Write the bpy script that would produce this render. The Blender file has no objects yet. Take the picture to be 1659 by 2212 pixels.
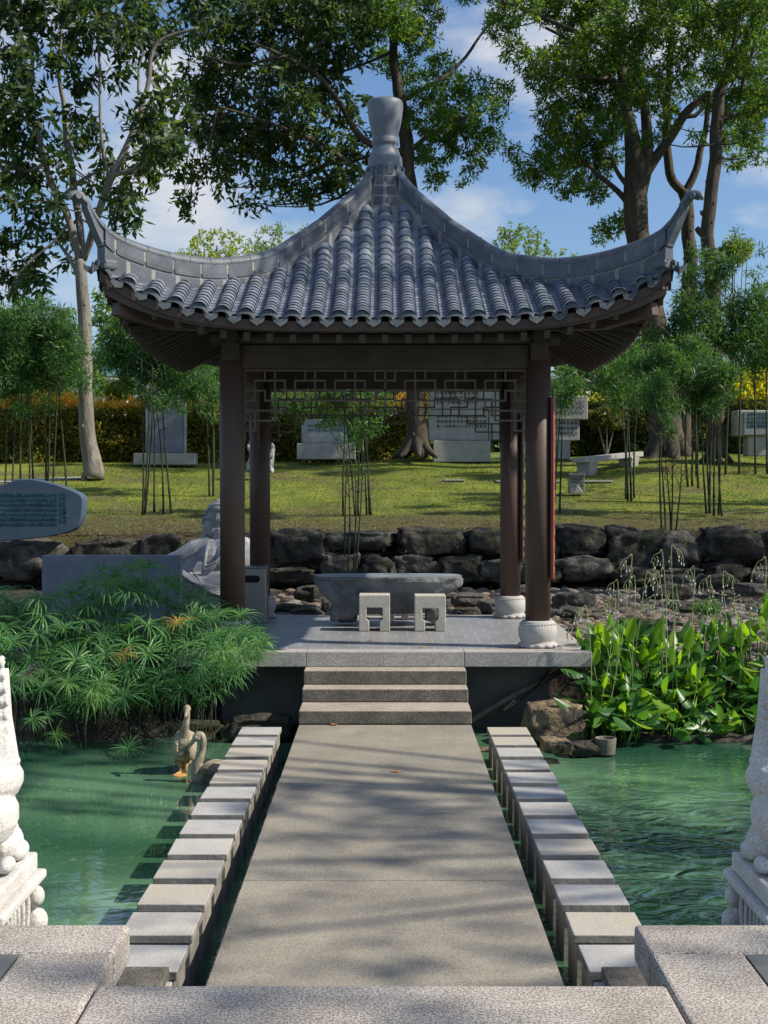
import bpy, math, random
import numpy as np
from mathutils import Vector, Matrix, noise, Euler
R = math.radians
SC = bpy.context.scene
COL = SC.collection
# ---------------------------------------------------------------- camera
CAMZ = 2.52
F = 3000.0
cam = bpy.data.cameras.new('camera')
cam.sensor_fit = 'VERTICAL'; cam.sensor_height = 24.0; cam.lens = 24.0 * F / 2212.0
cam.clip_start = 0.1; cam.clip_end = 3000
camo = bpy.data.objects.new('camera', cam); COL.objects.link(camo)
camo.location = (0, 0, CAMZ)
camo.rotation_euler = Euler((R(90) - math.atan(61 / F), 0, math.atan(2.5 / F)))
SC.camera = camo
CM = camo.rotation_euler.to_matrix()

def ray(xd, yd):
    v = CM @ Vector((xd - 829.5, 1106 - yd, -F))
    return v / v.y
def P(xd, yd, Y):
    """world point seen at photo position (in 1659x2212 units) at distance Y"""
    v = ray(xd, yd) * Y
    return Vector((v.x, v.y, v.z + CAMZ))
def PX(Y): return Y / F

# ---------------------------------------------------------------- light
SUN = Vector((1.1, -0.22, 1.0)).normalized()
sun = bpy.data.lights.new('sun', 'SUN'); sun.energy = 5.0; sun.angle = R(0.53); sun.color = (1.0, 0.91, 0.77)
so = bpy.data.objects.new('sun', sun); COL.objects.link(so)
so.rotation_euler = SUN.to_track_quat('Z', 'Y').to_euler(); so.location = (20, -4, 18)
W = bpy.data.worlds.new('World'); SC.world = W; W.use_nodes = True
nt = W.node_tree; nt.nodes.clear()
out = nt.nodes.new('ShaderNodeOutputWorld'); bg = nt.nodes.new('ShaderNodeBackground')
sky = nt.nodes.new('ShaderNodeTexSky'); sky.sky_type = 'NISHITA'; sky.sun_disc = False
sky.sun_elevation = math.asin(SUN.z); sky.sun_rotation = math.atan2(SUN.x, SUN.y)
sky.air_density = 1.2; sky.dust_density = 0.6; sky.ozone_density = 1.8
tc = nt.nodes.new('ShaderNodeTexCoord'); mp = nt.nodes.new('ShaderNodeMapping'); mp.inputs['Scale'].default_value = (1, 1, 2.0)
nz = nt.nodes.new('ShaderNodeTexNoise'); nz.inputs['Scale'].default_value = 5.5; nz.inputs['Detail'].default_value = 9; nz.inputs['Roughness'].default_value = 0.56
cr = nt.nodes.new('ShaderNodeValToRGB'); cr.color_ramp.elements[0].position = 0.49; cr.color_ramp.elements[1].position = 0.66
mx = nt.nodes.new('ShaderNodeMix'); mx.data_type = 'RGBA'
mx.inputs[7].default_value = (9.0, 9.5, 10.3, 1)
nt.links.new(tc.outputs['Generated'], mp.inputs[0]); nt.links.new(mp.outputs[0], nz.inputs['Vector'])
nt.links.new(nz.outputs['Fac'], cr.inputs[0]); nt.links.new(cr.outputs[0], mx.inputs[0])
tn = nt.nodes.new('ShaderNodeMix'); tn.data_type = 'RGBA'; tn.blend_type = 'MULTIPLY'; tn.inputs[0].default_value = 1; tn.inputs[7].default_value = (1.15, 1.38, 1.75, 1)
nt.links.new(sky.outputs[0], tn.inputs[6]); nt.links.new(tn.outputs[2], mx.inputs[6]); nt.links.new(mx.outputs[2], bg.inputs[0]); nt.links.new(bg.outputs[0], out.inputs[0])
bg.inputs[1].default_value = 0.060
SC.view_settings.view_transform = 'Standard'; SC.view_settings.look = 'None'
SC.view_settings.exposure = 0.33; SC.view_settings.gamma = 1.0
SC.render.engine = 'CYCLES'
try:
    SC.cycles.use_denoising = True; SC.cycles.max_bounces = 8; SC.cycles.transparent_max_bounces = 4
    SC.cycles.diffuse_bounces = 3; SC.cycles.glossy_bounces = 3; SC.cycles.caustics_reflective = False; SC.cycles.caustics_refractive = False
except Exception: pass

# ---------------------------------------------------------------- materials
MATS = {}
def mat(name, col, col2=None, scale=4.0, rough=0.8, bump=0.3, bscale=None, detail=6, lo=0.35, hi=0.65, spec=0.3, metal=0.0,
        speck=None, speck_scale=300, speck_amt=0.5, stain=None, stain_scale=1.0, stain_pos=(0.5, 0.7), sy=1.0, bdist=0.02, sz=1.0):
    if name in MATS: return MATS[name]
    m = bpy.data.materials.new(name); m.use_nodes = True; n = m.node_tree.nodes; l = m.node_tree.links
    b = n['Principled BSDF']; b.inputs['Roughness'].default_value = rough; b.inputs['Metallic'].default_value = metal
    b.inputs['Specular IOR Level'].default_value = spec
    t = n.new('ShaderNodeTexCoord'); mpn = n.new('ShaderNodeMapping'); mpn.inputs['Scale'].default_value = (1, sy, sz)
    l.new(t.outputs['Object'], mpn.inputs[0])
    def nse(sc, det=detail, r=0.6):
        q = n.new('ShaderNodeTexNoise'); q.inputs['Scale'].default_value = sc; q.inputs['Detail'].default_value = det; q.inputs['Roughness'].default_value = r
        l.new(mpn.outputs[0], q.inputs['Vector']); return q
    def ramp(src, p0, p1, c0, c1):
        r = n.new('ShaderNodeValToRGB'); r.color_ramp.elements[0].position = p0; r.color_ramp.elements[1].position = p1
        r.color_ramp.elements[0].color = (*c0, 1); r.color_ramp.elements[1].color = (*c1, 1); l.new(src, r.inputs[0]); return r
    def mix(fac, a, bcol, mode='MIX'):
        x = n.new('ShaderNodeMix'); x.data_type = 'RGBA'; x.blend_type = mode
        if isinstance(fac, float): x.inputs[0].default_value = fac
        else: l.new(fac, x.inputs[0])
        l.new(a, x.inputs[6])
        if isinstance(bcol, tuple): x.inputs[7].default_value = (*bcol, 1)
        else: l.new(bcol, x.inputs[7])
        return x.outputs[2]
    base = ramp(nse(scale).outputs['Fac'], lo, hi, col, col2 or col).outputs[0]
    if stain:
        s = ramp(nse(stain_scale, 8, 0.65).outputs['Fac'], stain_pos[0], stain_pos[1], (0, 0, 0), (1, 1, 1)).outputs[0]
        base = mix(s, base, stain)
    hgt = None
    if speck:
        v = nse(speck_scale, 2, 0.7)
        s1 = ramp(v.outputs['Fac'], 0.42, 0.58, speck[0], speck[1]).outputs[0]
        base = mix(speck_amt, base, s1, 'MULTIPLY'); hgt = v
    l.new(base, b.inputs['Base Color'])
    if bump:
        bn = n.new('ShaderNodeBump'); bn.inputs['Strength'].default_value = bump; bn.inputs['Distance'].default_value = bdist
        l.new(nse(bscale or scale * 6).outputs['Fac'], bn.inputs['Height']); l.new(bn.outputs[0], b.inputs['Normal'])
    MATS[name] = m; return m

def leafmat(name, c0, c1, c2=None, trans=0.35, rough=0.5):
    if name in MATS: return MATS[name]
    m = bpy.data.materials.new(name); m.use_nodes = True; n = m.node_tree.nodes; l = m.node_tree.links
    b = n['Principled BSDF']; b.inputs['Roughness'].default_value = rough; b.inputs['Specular IOR Level'].default_value = 0.35
    g = n.new('ShaderNodeNewGeometry'); r = n.new('ShaderNodeValToRGB')
    r.color_ramp.elements[0].color = (*c0, 1); r.color_ramp.elements[1].color = (*c1, 1); r.color_ramp.elements[0].position = 0.1; r.color_ramp.elements[1].position = 0.8
    if c2:
        e = r.color_ramp.elements.new(0.97); e.color = (*c2, 1)
    l.new(g.outputs['Random Per Island'], r.inputs[0]); l.new(r.outputs[0], b.inputs['Base Color'])
    tr = n.new('ShaderNodeBsdfTranslucent'); br = n.new('ShaderNodeMix'); br.data_type = 'RGBA'; br.blend_type = 'MULTIPLY'; br.inputs[0].default_value = 1
    br.inputs[7].default_value = (2.1, 2.0, 0.7, 1); l.new(r.outputs[0], br.inputs[6]); l.new(br.outputs[2], tr.inputs[0])
    ms = n.new('ShaderNodeMixShader'); ms.inputs[0].default_value = trans
    l.new(b.outputs[0], ms.inputs[1]); l.new(tr.outputs[0], ms.inputs[2]); l.new(ms.outputs[0], n['Material Output'].inputs['Surface'])
    MATS[name] = m; return m

# ---------------------------------------------------------------- mesh builder
class MB:
    def __init__(s): s.v = []; s.f = []
    def add(s, vs, fs):
        o = len(s.v); s.v.extend([tuple(v) for v in vs]); s.f.extend([tuple(i + o for i in f) for f in fs]); return s
    def box(s, c, d, M=None, taper=1.0):
        x, y, z = (k / 2 for k in d); vs = []
        for sz in (-1, 1):
            t = taper if sz > 0 else 1.0
            for sx, sy in ((-1, -1), (1, -1), (1, 1), (-1, 1)):
                p = Vector((sx * x * t, sy * y * t, sz * z))
                if M is not None: p = M @ p
                vs.append(p + Vector(c))
        return s.add(vs, [(3, 2, 1, 0), (4, 5, 6, 7), (0, 1, 5, 4), (1, 2, 6, 5), (2, 3, 7, 6), (3, 0, 4, 7)])
    def bar(s, a, b, w, h, up=Vector((0, 0, 1))):
        a = Vector(a); b = Vector(b); d = (b - a); L = d.length; d.normalize()
        sx = d.cross(up); sx.normalize(); u = sx.cross(d)
        M = Matrix((sx, d, u)).transposed()
        return s.box((a + b) / 2, (w, L, h), M)
    def tube(s, pts, rad, seg=8, cap=True):
        pts = [Vector(p) for p in pts]
        if not hasattr(rad, '__len__'): rad = [rad] * len(pts)
        vs = []; n = len(pts); ref = None
        for i, p in enumerate(pts):
            t = (pts[min(i + 1, n - 1)] - pts[max(i - 1, 0)])
            if t.length < 1e-9: t = Vector((0, 0, 1))
            t.normalize()
            if ref is None:
                ref = t.cross(Vector((0.3, 1, 0.1)));
                if ref.length < 1e-3: ref = t.cross(Vector((1, 0, 0)))
            ref = ref - t * ref.dot(t); ref.normalize(); q = t.cross(ref)
            for k in range(seg):
                a = 2 * math.pi * k / seg; vs.append(p + (ref * math.cos(a) + q * math.sin(a)) * rad[i])
        fs = [(i * seg + k, i * seg + (k + 1) % seg, (i + 1) * seg + (k + 1) % seg, (i + 1) * seg + k) for i in range(n - 1) for k in range(seg)]
        if cap:
            fs.append(tuple(range(seg))[::-1]); fs.append(tuple((n - 1) * seg + k for k in range(seg)))
        return s.add(vs, fs)
    def lathe(s, prof, c=(0, 0, 0), seg=32):
        vs = []; n = len(prof)
        for r, z in prof:
            for k in range(seg):
                a = 2 * math.pi * k / seg; vs.append((c[0] + r * math.cos(a), c[1] + r * math.sin(a), c[2] + z))
        fs = [(i * seg + k, i * seg + (k + 1) % seg, (i + 1) * seg + (k + 1) % seg, (i + 1) * seg + k) for i in range(n - 1) for k in range(seg)]
        fs.append(tuple(range(seg))[::-1]); fs.append(tuple((n - 1) * seg + k for k in range(seg)))
        return s.add(vs, fs)
    def ell(s, c, r, M=None, seg=14, rings=9):
        vs = []; fs = []
        for i in range(rings + 1):
            th = math.pi * i / rings
            for k in range(seg):
                a = 2 * math.pi * k / seg
                p = Vector((r[0] * math.sin(th) * math.cos(a), r[1] * math.sin(th) * math.sin(a), r[2] * math.cos(th)))
                if M is not None: p = M @ p
                vs.append(p + Vector(c))
        for i in range(rings):
            for k in range(seg):
                fs.append(((i + 1) * seg + k, (i + 1) * seg + (k + 1) % seg, i * seg + (k + 1) % seg, i * seg + k))
        return s.add(vs, fs)
    def prism(s, poly, y0, y1):
        """poly: list of (x,z) extruded from y0 to y1"""
        n = len(poly)
        vs = [(x, y0, z) for x, z in poly] + [(x, y1, z) for x, z in poly]
        fs = [tuple(range(n)), tuple(range(2 * n - 1, n - 1, -1))] + [(i, i + n, (i + 1) % n + n, (i + 1) % n) for i in range(n)]
        return s.add(vs, fs)
    def obj(s, name, m, parent=None, smooth=False, bevel=0, seg=2, origin=None, remesh=0, smooth_it=2):
        me = bpy.data.meshes.new(name)
        o0 = Vector(origin) if origin is not None else Vector((0, 0, 0))
        me.from_pydata([tuple(Vector(v) - o0) for v in s.v], [], s.f); me.update()
        return linkobj(name, me, m, parent, smooth, bevel, seg, origin, remesh, smooth_it)

def linkobj(name, me, m, parent=None, smooth=False, bevel=0, seg=2, origin=None, remesh=0, smooth_it=2):
    o = bpy.data.objects.new(name, me); COL.objects.link(o)
    if m is not None: me.materials.append(m)
    if origin is not None:
        o.location = origin
    if parent is not None:
        o.parent = parent; w = Vector((0, 0, 0)); q = parent
        while q is not None: w = w + q.location; q = q.parent
        o.location = (Vector(origin) if origin is not None else Vector((0, 0, 0))) - w
    if smooth: me.polygons.foreach_set('use_smooth', [True] * len(me.polygons))
    if remesh:
        rm = o.modifiers.new('remesh', 'REMESH'); rm.mode = 'VOXEL'; rm.voxel_size = remesh; rm.use_smooth_shade = True
        sm = o.modifiers.new('smooth', 'SMOOTH'); sm.iterations = smooth_it; sm.factor = 0.5
    if bevel:
        b = o.modifiers.new('bevel', 'BEVEL'); b.width = bevel; b.segments = seg; b.limit_method = 'ANGLE'; b.angle_limit = R(40)
    return o
def npmesh(name, V, Fc):
    """V (N,3) float, Fc (M,4) int"""
    me = bpy.data.meshes.new(name); V = np.asarray(V, dtype=np.float32); Fc = np.asarray(Fc, dtype=np.int32)
    me.vertices.add(len(V)); me.vertices.foreach_set('co', V.ravel())
    k = Fc.shape[1]
    me.loops.add(Fc.size); me.loops.foreach_set('vertex_index', Fc.ravel())
    me.polygons.add(len(Fc)); me.polygons.foreach_set('loop_start', np.arange(0, Fc.size, k, dtype=np.int32))
    try: me.polygons.foreach_set('loop_total', np.full(len(Fc), k, dtype=np.int32))
    except Exception: pass
    me.update(calc_edges=True); me.validate(); return me
def tag(o, label=None, cat=None, group=None, kind=None):
    if label: o['label'] = label
    if cat: o['category'] = cat
    if group: o['group'] = group
    if kind: o['kind'] = kind
    return o
def thing(name, loc, label, cat, group=None):
    o = bpy.data.objects.new(name, None); COL.objects.link(o); o.location = loc; o.empty_display_size = 0.1
    return tag(o, label, cat, group)
def interp(x, xs, ys): return float(np.interp(x, xs, ys))
def smoothpath(pts, n=4):
    pts = [Vector(p) for p in pts]; out = []
    for i in range(len(pts) - 1):
        p0 = pts[max(i - 1, 0)]; p1 = pts[i]; p2 = pts[i + 1]; p3 = pts[min(i + 2, len(pts) - 1)]
        for k in range(n):
            t = k / n
            out.append(0.5 * ((2 * p1) + (p2 - p0) * t + (2 * p0 - 5 * p1 + 4 * p2 - p3) * t * t + (3 * p1 - p0 - 3 * p2 + p3) * t ** 3))
    out.append(pts[-1]); return out

def island_tint(m, lo=.78, hi=1.2):
    n = m.node_tree.nodes; l = m.node_tree.links; b = n['Principled BSDF']; src = b.inputs['Base Color'].links[0].from_socket
    g = n.new('ShaderNodeNewGeometry'); mr = n.new('ShaderNodeMapRange'); mr.inputs[3].default_value = lo; mr.inputs[4].default_value = hi; l.new(g.outputs['Random Per Island'], mr.inputs[0])
    x = n.new('ShaderNodeMix'); x.data_type = 'RGBA'; x.blend_type = 'MULTIPLY'; x.inputs[0].default_value = 1
    l.new(src, x.inputs[6]); l.new(mr.outputs[0], x.inputs[7]); l.new(x.outputs[2], b.inputs['Base Color'])
# ---- materials used across the scene
M_granite = mat('granite', (0.35, 0.32, 0.285), (0.46, 0.43, 0.39), 3, 0.85, 0.5, 160, stain=(0.27, 0.24, 0.20), stain_scale=2.2, stain_pos=(0.52, 0.8), speck=((0.36, 0.34, 0.33), (1.35, 1.33, 1.3)), speck_scale=125, speck_amt=0.85, bdist=0.006)
M_granite_lt = mat('granite_light', (0.42, 0.41, 0.39), (0.50, 0.48, 0.45), 5, 0.85, 0.3, 90, speck=((0.6, 0.6, 0.6), (1.15, 1.15, 1.15)), speck_scale=160, speck_amt=0.8, bdist=0.004)
M_granite_edge = mat('granite_edge', (0.36, 0.34, 0.32), (0.44, 0.42, 0.39), 4, 0.85, 0.4, 90, speck=((0.5, 0.5, 0.5), (1.2, 1.2, 1.2)), speck_scale=110, speck_amt=0.8, bdist=0.004)
M_walk = mat('washed_concrete', (0.235, 0.215, 0.172), (0.31, 0.285, 0.232), 1.2, 0.9, 0.5, 160, stain=(0.14, 0.13, 0.115), stain_scale=0.8, stain_pos=(0.48, 0.82), speck=((0.55, 0.55, 0.55), (1.3, 1.3, 1.3)), speck_scale=110, speck_amt=0.6, bdist=0.004)
M_step = mat('step_concrete', (0.12, 0.11, 0.088), (0.20, 0.185, 0.15), 3, 0.9, 0.4, 60, stain=(0.07, 0.062, 0.05), stain_scale=3.5, stain_pos=(0.5, 0.8), speck=((0.5, 0.5, 0.5), (1.35, 1.3, 1.3)), speck_scale=70, speck_amt=0.7, bdist=0.006)  # riser shade is put into this dark tone, besides real stains
M_tread_lit = mat('step_tread_lit', (0.30, 0.27, 0.225), (0.40, 0.355, 0.30), 3, 0.9, 0.4, 60, speck=((0.6, 0.6, 0.6), (1.25, 1.2, 1.2)), speck_scale=70, speck_amt=0.7, bdist=0.006)  # lighter than the risers: sunlight put into the tread colour
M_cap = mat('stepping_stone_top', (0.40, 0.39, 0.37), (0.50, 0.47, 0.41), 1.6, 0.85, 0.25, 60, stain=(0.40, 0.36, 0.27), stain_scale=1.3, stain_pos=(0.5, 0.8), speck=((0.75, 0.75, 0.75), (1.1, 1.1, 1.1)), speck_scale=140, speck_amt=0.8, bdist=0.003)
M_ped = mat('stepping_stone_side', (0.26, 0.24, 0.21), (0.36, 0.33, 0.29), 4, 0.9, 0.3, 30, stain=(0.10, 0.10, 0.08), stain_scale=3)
M_darktile = mat('dark_tile', (0.10, 0.11, 0.115), (0.14, 0.15, 0.15), 6, 0.6, 0.1)
M_wall = mat('dark_wall_render', (0.10, 0.10, 0.095), (0.17, 0.165, 0.155), 2, 0.9, 0.3, 20)  # one dark grey render for terrace, walkway and platform supports
M_wood = mat('brown_paint', (0.07, 0.043, 0.034), (0.105, 0.064, 0.050), 2, 0.55, 0.12, 30, spec=0.35, sz=0.3, stain=(0.13, 0.085, 0.068), stain_scale=1.4, stain_pos=(0.52, 0.8))
M_wood2 = mat('brown_beam', (0.055, 0.038, 0.032), (0.085, 0.058, 0.05), 3, 0.6, 0.1, 30)
M_tile = mat('roof_tile_clay', (0.10, 0.122, 0.16), (0.18, 0.205, 0.255), 5, 0.5, 0.15, 60, spec=0.5, stain=(0.22, 0.235, 0.25), stain_scale=3.2, stain_pos=(0.56, 0.8))
island_tint(M_tile)
M_tile_s = mat('ridge_block', (0.065, 0.078, 0.10), (0.115, 0.13, 0.155), 3, 0.5, 0.2, 40, spec=0.45, stain=(0.18, 0.185, 0.185), stain_scale=4, stain_pos=(0.56, 0.78))
island_tint(M_tile_s, .85, 1.15)
M_mortar = mat('mortar', (0.24, 0.245, 0.235), (0.34, 0.34, 0.32), 8, 0.9, 0.5, 40, stain=(0.17, 0.17, 0.17), stain_scale=6)
# ================================================================ THE SETTING
rng = np.random.default_rng(7); random.seed(7)
ZW = -0.35
def zlawn(x, y):
    if y < 27.65: return 0.1 + (zlawn(x, 27.7) - 0.1) * max(0, (y - 27.2) / 0.45)
    z = 1.45 + (y - 27.6) * 0.118
    if y > 42: z = 1.45 + 14.4 * 0.118 + (y - 42) * 0.03
    z += 0.25 * max(0, min(1, (x - 2) / 6)) * max(0, min(1, (y - 33) / 7))
    z += 0.12 * math.exp(-((x - 0.9) ** 2 + (y - 42) ** 2 * 0.5) / 2.2)
    z += 0.16 * math.exp(-((x - 8.2) ** 2 + (y - 40.5) ** 2 * 0.5) / 3)
    z += 0.14 * math.exp(-((x + 8.0) ** 2 + (y - 38.0) ** 2 * 0.5) / 3)
    z += 0.05 * noise.noise((x * 0.35, y * 0.35, 0))
    return z
def zground(x, y):
    t = max(0.0, min(1.0, (y - 14.8 - 0.35 * noise.noise((x * 0.8, 3, 0))) / 1.6))
    z = -0.9 + 1.15 * (t * t * (3 - 2 * t))
    if abs(x) < 2.7 and y < 20: z = min(z, -0.45 + 1.4 * max(0, abs(x) - 2.25)); return z + 0.03 * noise.noise((x, y, 1))
    if y > 16: z += 0.02 * (y - 16) + 0.05 * noise.noise((x * 0.7, y * 0.7, 2))
    return z
def sheet(name, x0, x1, y0, y1, nx, ny, fn, m, ys=None):
    xs = np.linspace(x0, x1, nx); ys = np.linspace(y0, y1, ny) if ys is None else ys
    V = np.array([(x, y, fn(x, y)) for y in ys for x in xs]); nyy = len(ys)
    Fc = np.array([(j * nx + i, j * nx + i + 1, (j + 1) * nx + i + 1, (j + 1) * nx + i) for j in range(nyy - 1) for i in range(nx - 1)])
    o = linkobj(name, npmesh(name, V, Fc), m, smooth=True); tag(o, kind='structure'); return o
M_soil = mat('damp_soil', (0.025, 0.021, 0.016), (0.07, 0.058, 0.045), 3, 0.95, 0.8, 12, detail=10, bdist=0.06)
M_grass = mat('lawn_grass', (0.12, 0.17, 0.02), (0.235, 0.27, 0.032), 0.9, 0.95, 0.7, 45, detail=10, lo=0.4, hi=0.62,
              stain=(0.13, 0.105, 0.055), stain_scale=0.55, stain_pos=(0.5, 0.68), bdist=0.05, speck=((0.45, 0.45, 0.45), (1.25, 1.25, 1.25)), speck_scale=28, speck_amt=0.8)
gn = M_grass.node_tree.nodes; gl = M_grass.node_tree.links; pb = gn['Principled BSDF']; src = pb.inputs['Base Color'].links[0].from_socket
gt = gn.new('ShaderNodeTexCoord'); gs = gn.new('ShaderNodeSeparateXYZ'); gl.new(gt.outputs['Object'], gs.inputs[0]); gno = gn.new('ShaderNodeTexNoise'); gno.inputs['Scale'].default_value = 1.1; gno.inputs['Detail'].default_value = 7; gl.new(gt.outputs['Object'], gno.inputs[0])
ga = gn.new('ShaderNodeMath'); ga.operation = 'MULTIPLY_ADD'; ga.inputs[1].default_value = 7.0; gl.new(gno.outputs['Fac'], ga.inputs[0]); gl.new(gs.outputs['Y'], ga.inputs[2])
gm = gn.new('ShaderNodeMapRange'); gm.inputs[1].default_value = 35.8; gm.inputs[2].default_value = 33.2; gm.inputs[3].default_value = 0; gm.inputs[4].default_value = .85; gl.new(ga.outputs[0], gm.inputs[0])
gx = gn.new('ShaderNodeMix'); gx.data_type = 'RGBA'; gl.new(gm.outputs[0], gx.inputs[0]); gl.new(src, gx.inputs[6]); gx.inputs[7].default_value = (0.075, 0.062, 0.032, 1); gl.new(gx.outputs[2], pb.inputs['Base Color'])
sheet('ground', -30, 30, -6, 29.5, 120, 130, zground, M_soil)
sheet('earth_bank', -30, 30, 26.9, 27.72, 120, 6, lambda x, y: zlawn(x, y) + .03 + .04 * noise.noise((x, y * 3, 4)), M_soil)
ysl = np.concatenate([np.array([27.1, 27.2, 27.4, 27.64]), np.linspace(27.7, 46, 90), np.linspace(47, 120, 30), np.array([200, 400, 1200])])
def zfar(x, y):
    return zlawn(x, y)
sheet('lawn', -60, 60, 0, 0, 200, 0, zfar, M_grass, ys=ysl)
# pond water
m = bpy.data.materials.new('pond_water'); m.use_nodes = True; n = m.node_tree.nodes; l = m.node_tree.links; b = n['Principled BSDF']
t = n.new('ShaderNodeTexCoord'); a = n.new('ShaderNodeTexNoise'); a.inputs['Scale'].default_value = 0.42; a.inputs['Detail'].default_value = 1.5
r = n.new('ShaderNodeValToRGB'); r.color_ramp.elements[0].color = (0.02, 0.075, 0.045, 1); r.color_ramp.elements[1].color = (0.12, 0.245, 0.14, 1); r.color_ramp.elements[0].position = 0.38; r.color_ramp.elements[1].position = 0.66
l.new(t.outputs['Object'], a.inputs[0]); l.new(a.outputs['Fac'], r.inputs[0]); l.new(r.outputs[0], b.inputs['Base Color'])
b.inputs['Roughness'].default_value = 0.015; b.inputs['IOR'].default_value = 1.65; b.inputs['Specular IOR Level'].default_value = 0.5
mp2 = n.new('ShaderNodeMapping'); mp2.inputs['Scale'].default_value = (0.9, 1.15, 1); mp2.inputs['Rotation'].default_value = (0, 0, R(-14))
w1 = n.new('ShaderNodeTexNoise'); w1.inputs['Scale'].default_value = 3.3; w1.inputs['Detail'].default_value = 1.2; w1.inputs['Distortion'].default_value = 1.6
# ripples are strongest in one breeze-touched patch (a smooth function of world position)
sep = n.new('ShaderNodeSeparateXYZ'); l.new(t.outputs['Object'], sep.inputs[0])
mr = n.new('ShaderNodeMapRange'); mr.inputs[1].default_value = 0.6; mr.inputs[2].default_value = 2.0; mr.inputs[3].default_value = 0.03; mr.inputs[4].default_value = 1.0
l.new(sep.outputs['X'], mr.inputs[0])
mr2 = n.new('ShaderNodeMapRange'); mr2.inputs[1].default_value = 13.2; mr2.inputs[2].default_value = 10.8; mr2.inputs[3].default_value = 0.1; mr2.inputs[4].default_value = 1.0
l.new(sep.outputs['Y'], mr2.inputs[0])
mm = n.new('ShaderNodeMath'); mm.operation = 'MULTIPLY'; l.new(mr.outputs[0], mm.inputs[0]); l.new(mr2.outputs[0], mm.inputs[1])
ms2 = n.new('ShaderNodeMath'); ms2.operation = 'MULTIPLY'; ms2.inputs[1].default_value = 0.95; l.new(mm.outputs[0], ms2.inputs[0])
bn = n.new('ShaderNodeBump'); bn.inputs['Distance'].default_value = 0.12
l.new(ms2.outputs[0], bn.inputs['Strength']); l.new(t.outputs['Object'], mp2.inputs[0]); l.new(mp2.outputs[0], w1.inputs[0]); l.new(w1.outputs['Fac'], bn.inputs['Height']); l.new(bn.outputs[0], b.inputs['Normal'])
M_water = m
mb = MB(); mb.add([(-30, 3.8, ZW), (30, 3.8, ZW), (30, 17, ZW), (-30, 17, ZW)], [(0, 1, 2, 3)])
tag(mb.obj('pond_water', M_water), kind='structure')

# terrace the photographer stands on
ZT = 0.90
TX0, TX1 = -0.938, 0.915
def tb(name, x0, x1, y0, y1, z0, z1, m, bevel=0.012, seg=3, parent=None):
    return MB().box(((x0 + x1) / 2, (y0 + y1) / 2, (z0 + z1) / 2), (x1 - x0, y1 - y0, z1 - z0)).obj(name, m, parent, bevel=bevel, seg=seg, origin=((x0 + x1) / 2, (y0 + y1) / 2, z0))
def kerb(label, *a):
    o = tb('granite_kerb', *a, M_granite, 0.016); tag(o, label, 'kerb stone', 'granite kerb stones of the near terrace')
G = 0.006
kerb('speckled granite kerb stone at the left behind the notch, beside the left lion', -3.4, TX0, 4.772, 5.08, ZT - .137, ZT)
kerb('speckled granite kerb stone at the right behind the notch, beside the right lion', TX1, 3.4, 4.772, 5.08, ZT - .137, ZT)
kerb('granite side stone left of the walkway opening, next to a dark tile', TX0 - .325, TX0 + .0, 3.4, 4.766, ZT - .137, ZT)
kerb('granite side stone right of the walkway opening, next to a dark tile', TX1, TX1 + .325, 3.4, 4.766, ZT - .137, ZT)
kerb('long front granite kerb stone across the bottom of the view', TX0 + G, TX1 - G, 3.9, 4.46, ZT - .137, ZT)
tag(tb('terrace', -6, TX0 - .331, -4, 4.766, -1.2, ZT - .006, M_darktile, 0), kind='structure')
tag(tb('terrace', TX1 + .331, 6, -4, 4.766, -1.2, ZT - .006, M_darktile, 0), kind='structure')
tag(tb('terrace', TX0 - .32, TX1 + .32, -4, 3.89, -1.2, ZT - .006, M_darktile, 0), kind='structure')
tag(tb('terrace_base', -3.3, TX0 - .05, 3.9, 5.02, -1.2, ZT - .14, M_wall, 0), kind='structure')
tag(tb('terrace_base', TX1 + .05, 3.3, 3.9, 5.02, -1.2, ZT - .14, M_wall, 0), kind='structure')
# walkway
for y0, y1 in ((4.47, 8.772), (8.784, 11.628), (11.640, 14.47)):
    w = tb('walkway', -0.9, 0.9, y0, y1, -0.16, 0.0, M_walk, 0.004); tag(w, kind='structure')
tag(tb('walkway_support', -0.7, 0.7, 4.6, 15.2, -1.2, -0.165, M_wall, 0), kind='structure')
# stepping stones
ordn = ['first', 'second', 'third', 'fourth', 'fifth', 'sixth', 'seventh', 'eighth', 'ninth', 'tenth', 'eleventh', 'twelfth', 'thirteenth', 'fourteenth']
proto = None
for side in (-1, 1):
    for k in range(14):
        yf = 14.35 - 0.5665 * k - 0.42
        xi = (-1.075 if side < 0 else 1.055); xc = xi + side * 0.205
        lab = '%s square stepping stone from the pavilion in the %s row beside the walkway' % (ordn[k], 'left' if side < 0 else 'right')
        rt = thing('stepping_stone', (xc, yf + 0.21, ZW - 0.6), lab, 'stepping stone', 'stepping stones along the walkway')
        dz = random.uniform(-.003, .003)
        if proto is None:
            c = MB().box((0, 0, 0), (0.41, 0.42, 0.05)).obj('cap_slab', M_cap, None, bevel=0.006, seg=2)
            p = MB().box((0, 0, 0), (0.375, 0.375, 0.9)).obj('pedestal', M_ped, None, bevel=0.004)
            proto = (c, p)
        else:
            c = proto[0].copy(); p = proto[1].copy(); COL.objects.link(c); COL.objects.link(p)
        c.parent = rt; p.parent = rt
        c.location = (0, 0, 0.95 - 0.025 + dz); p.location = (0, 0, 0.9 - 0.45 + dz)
        rt.rotation_euler.z = random.uniform(-.012, .012)
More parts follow.
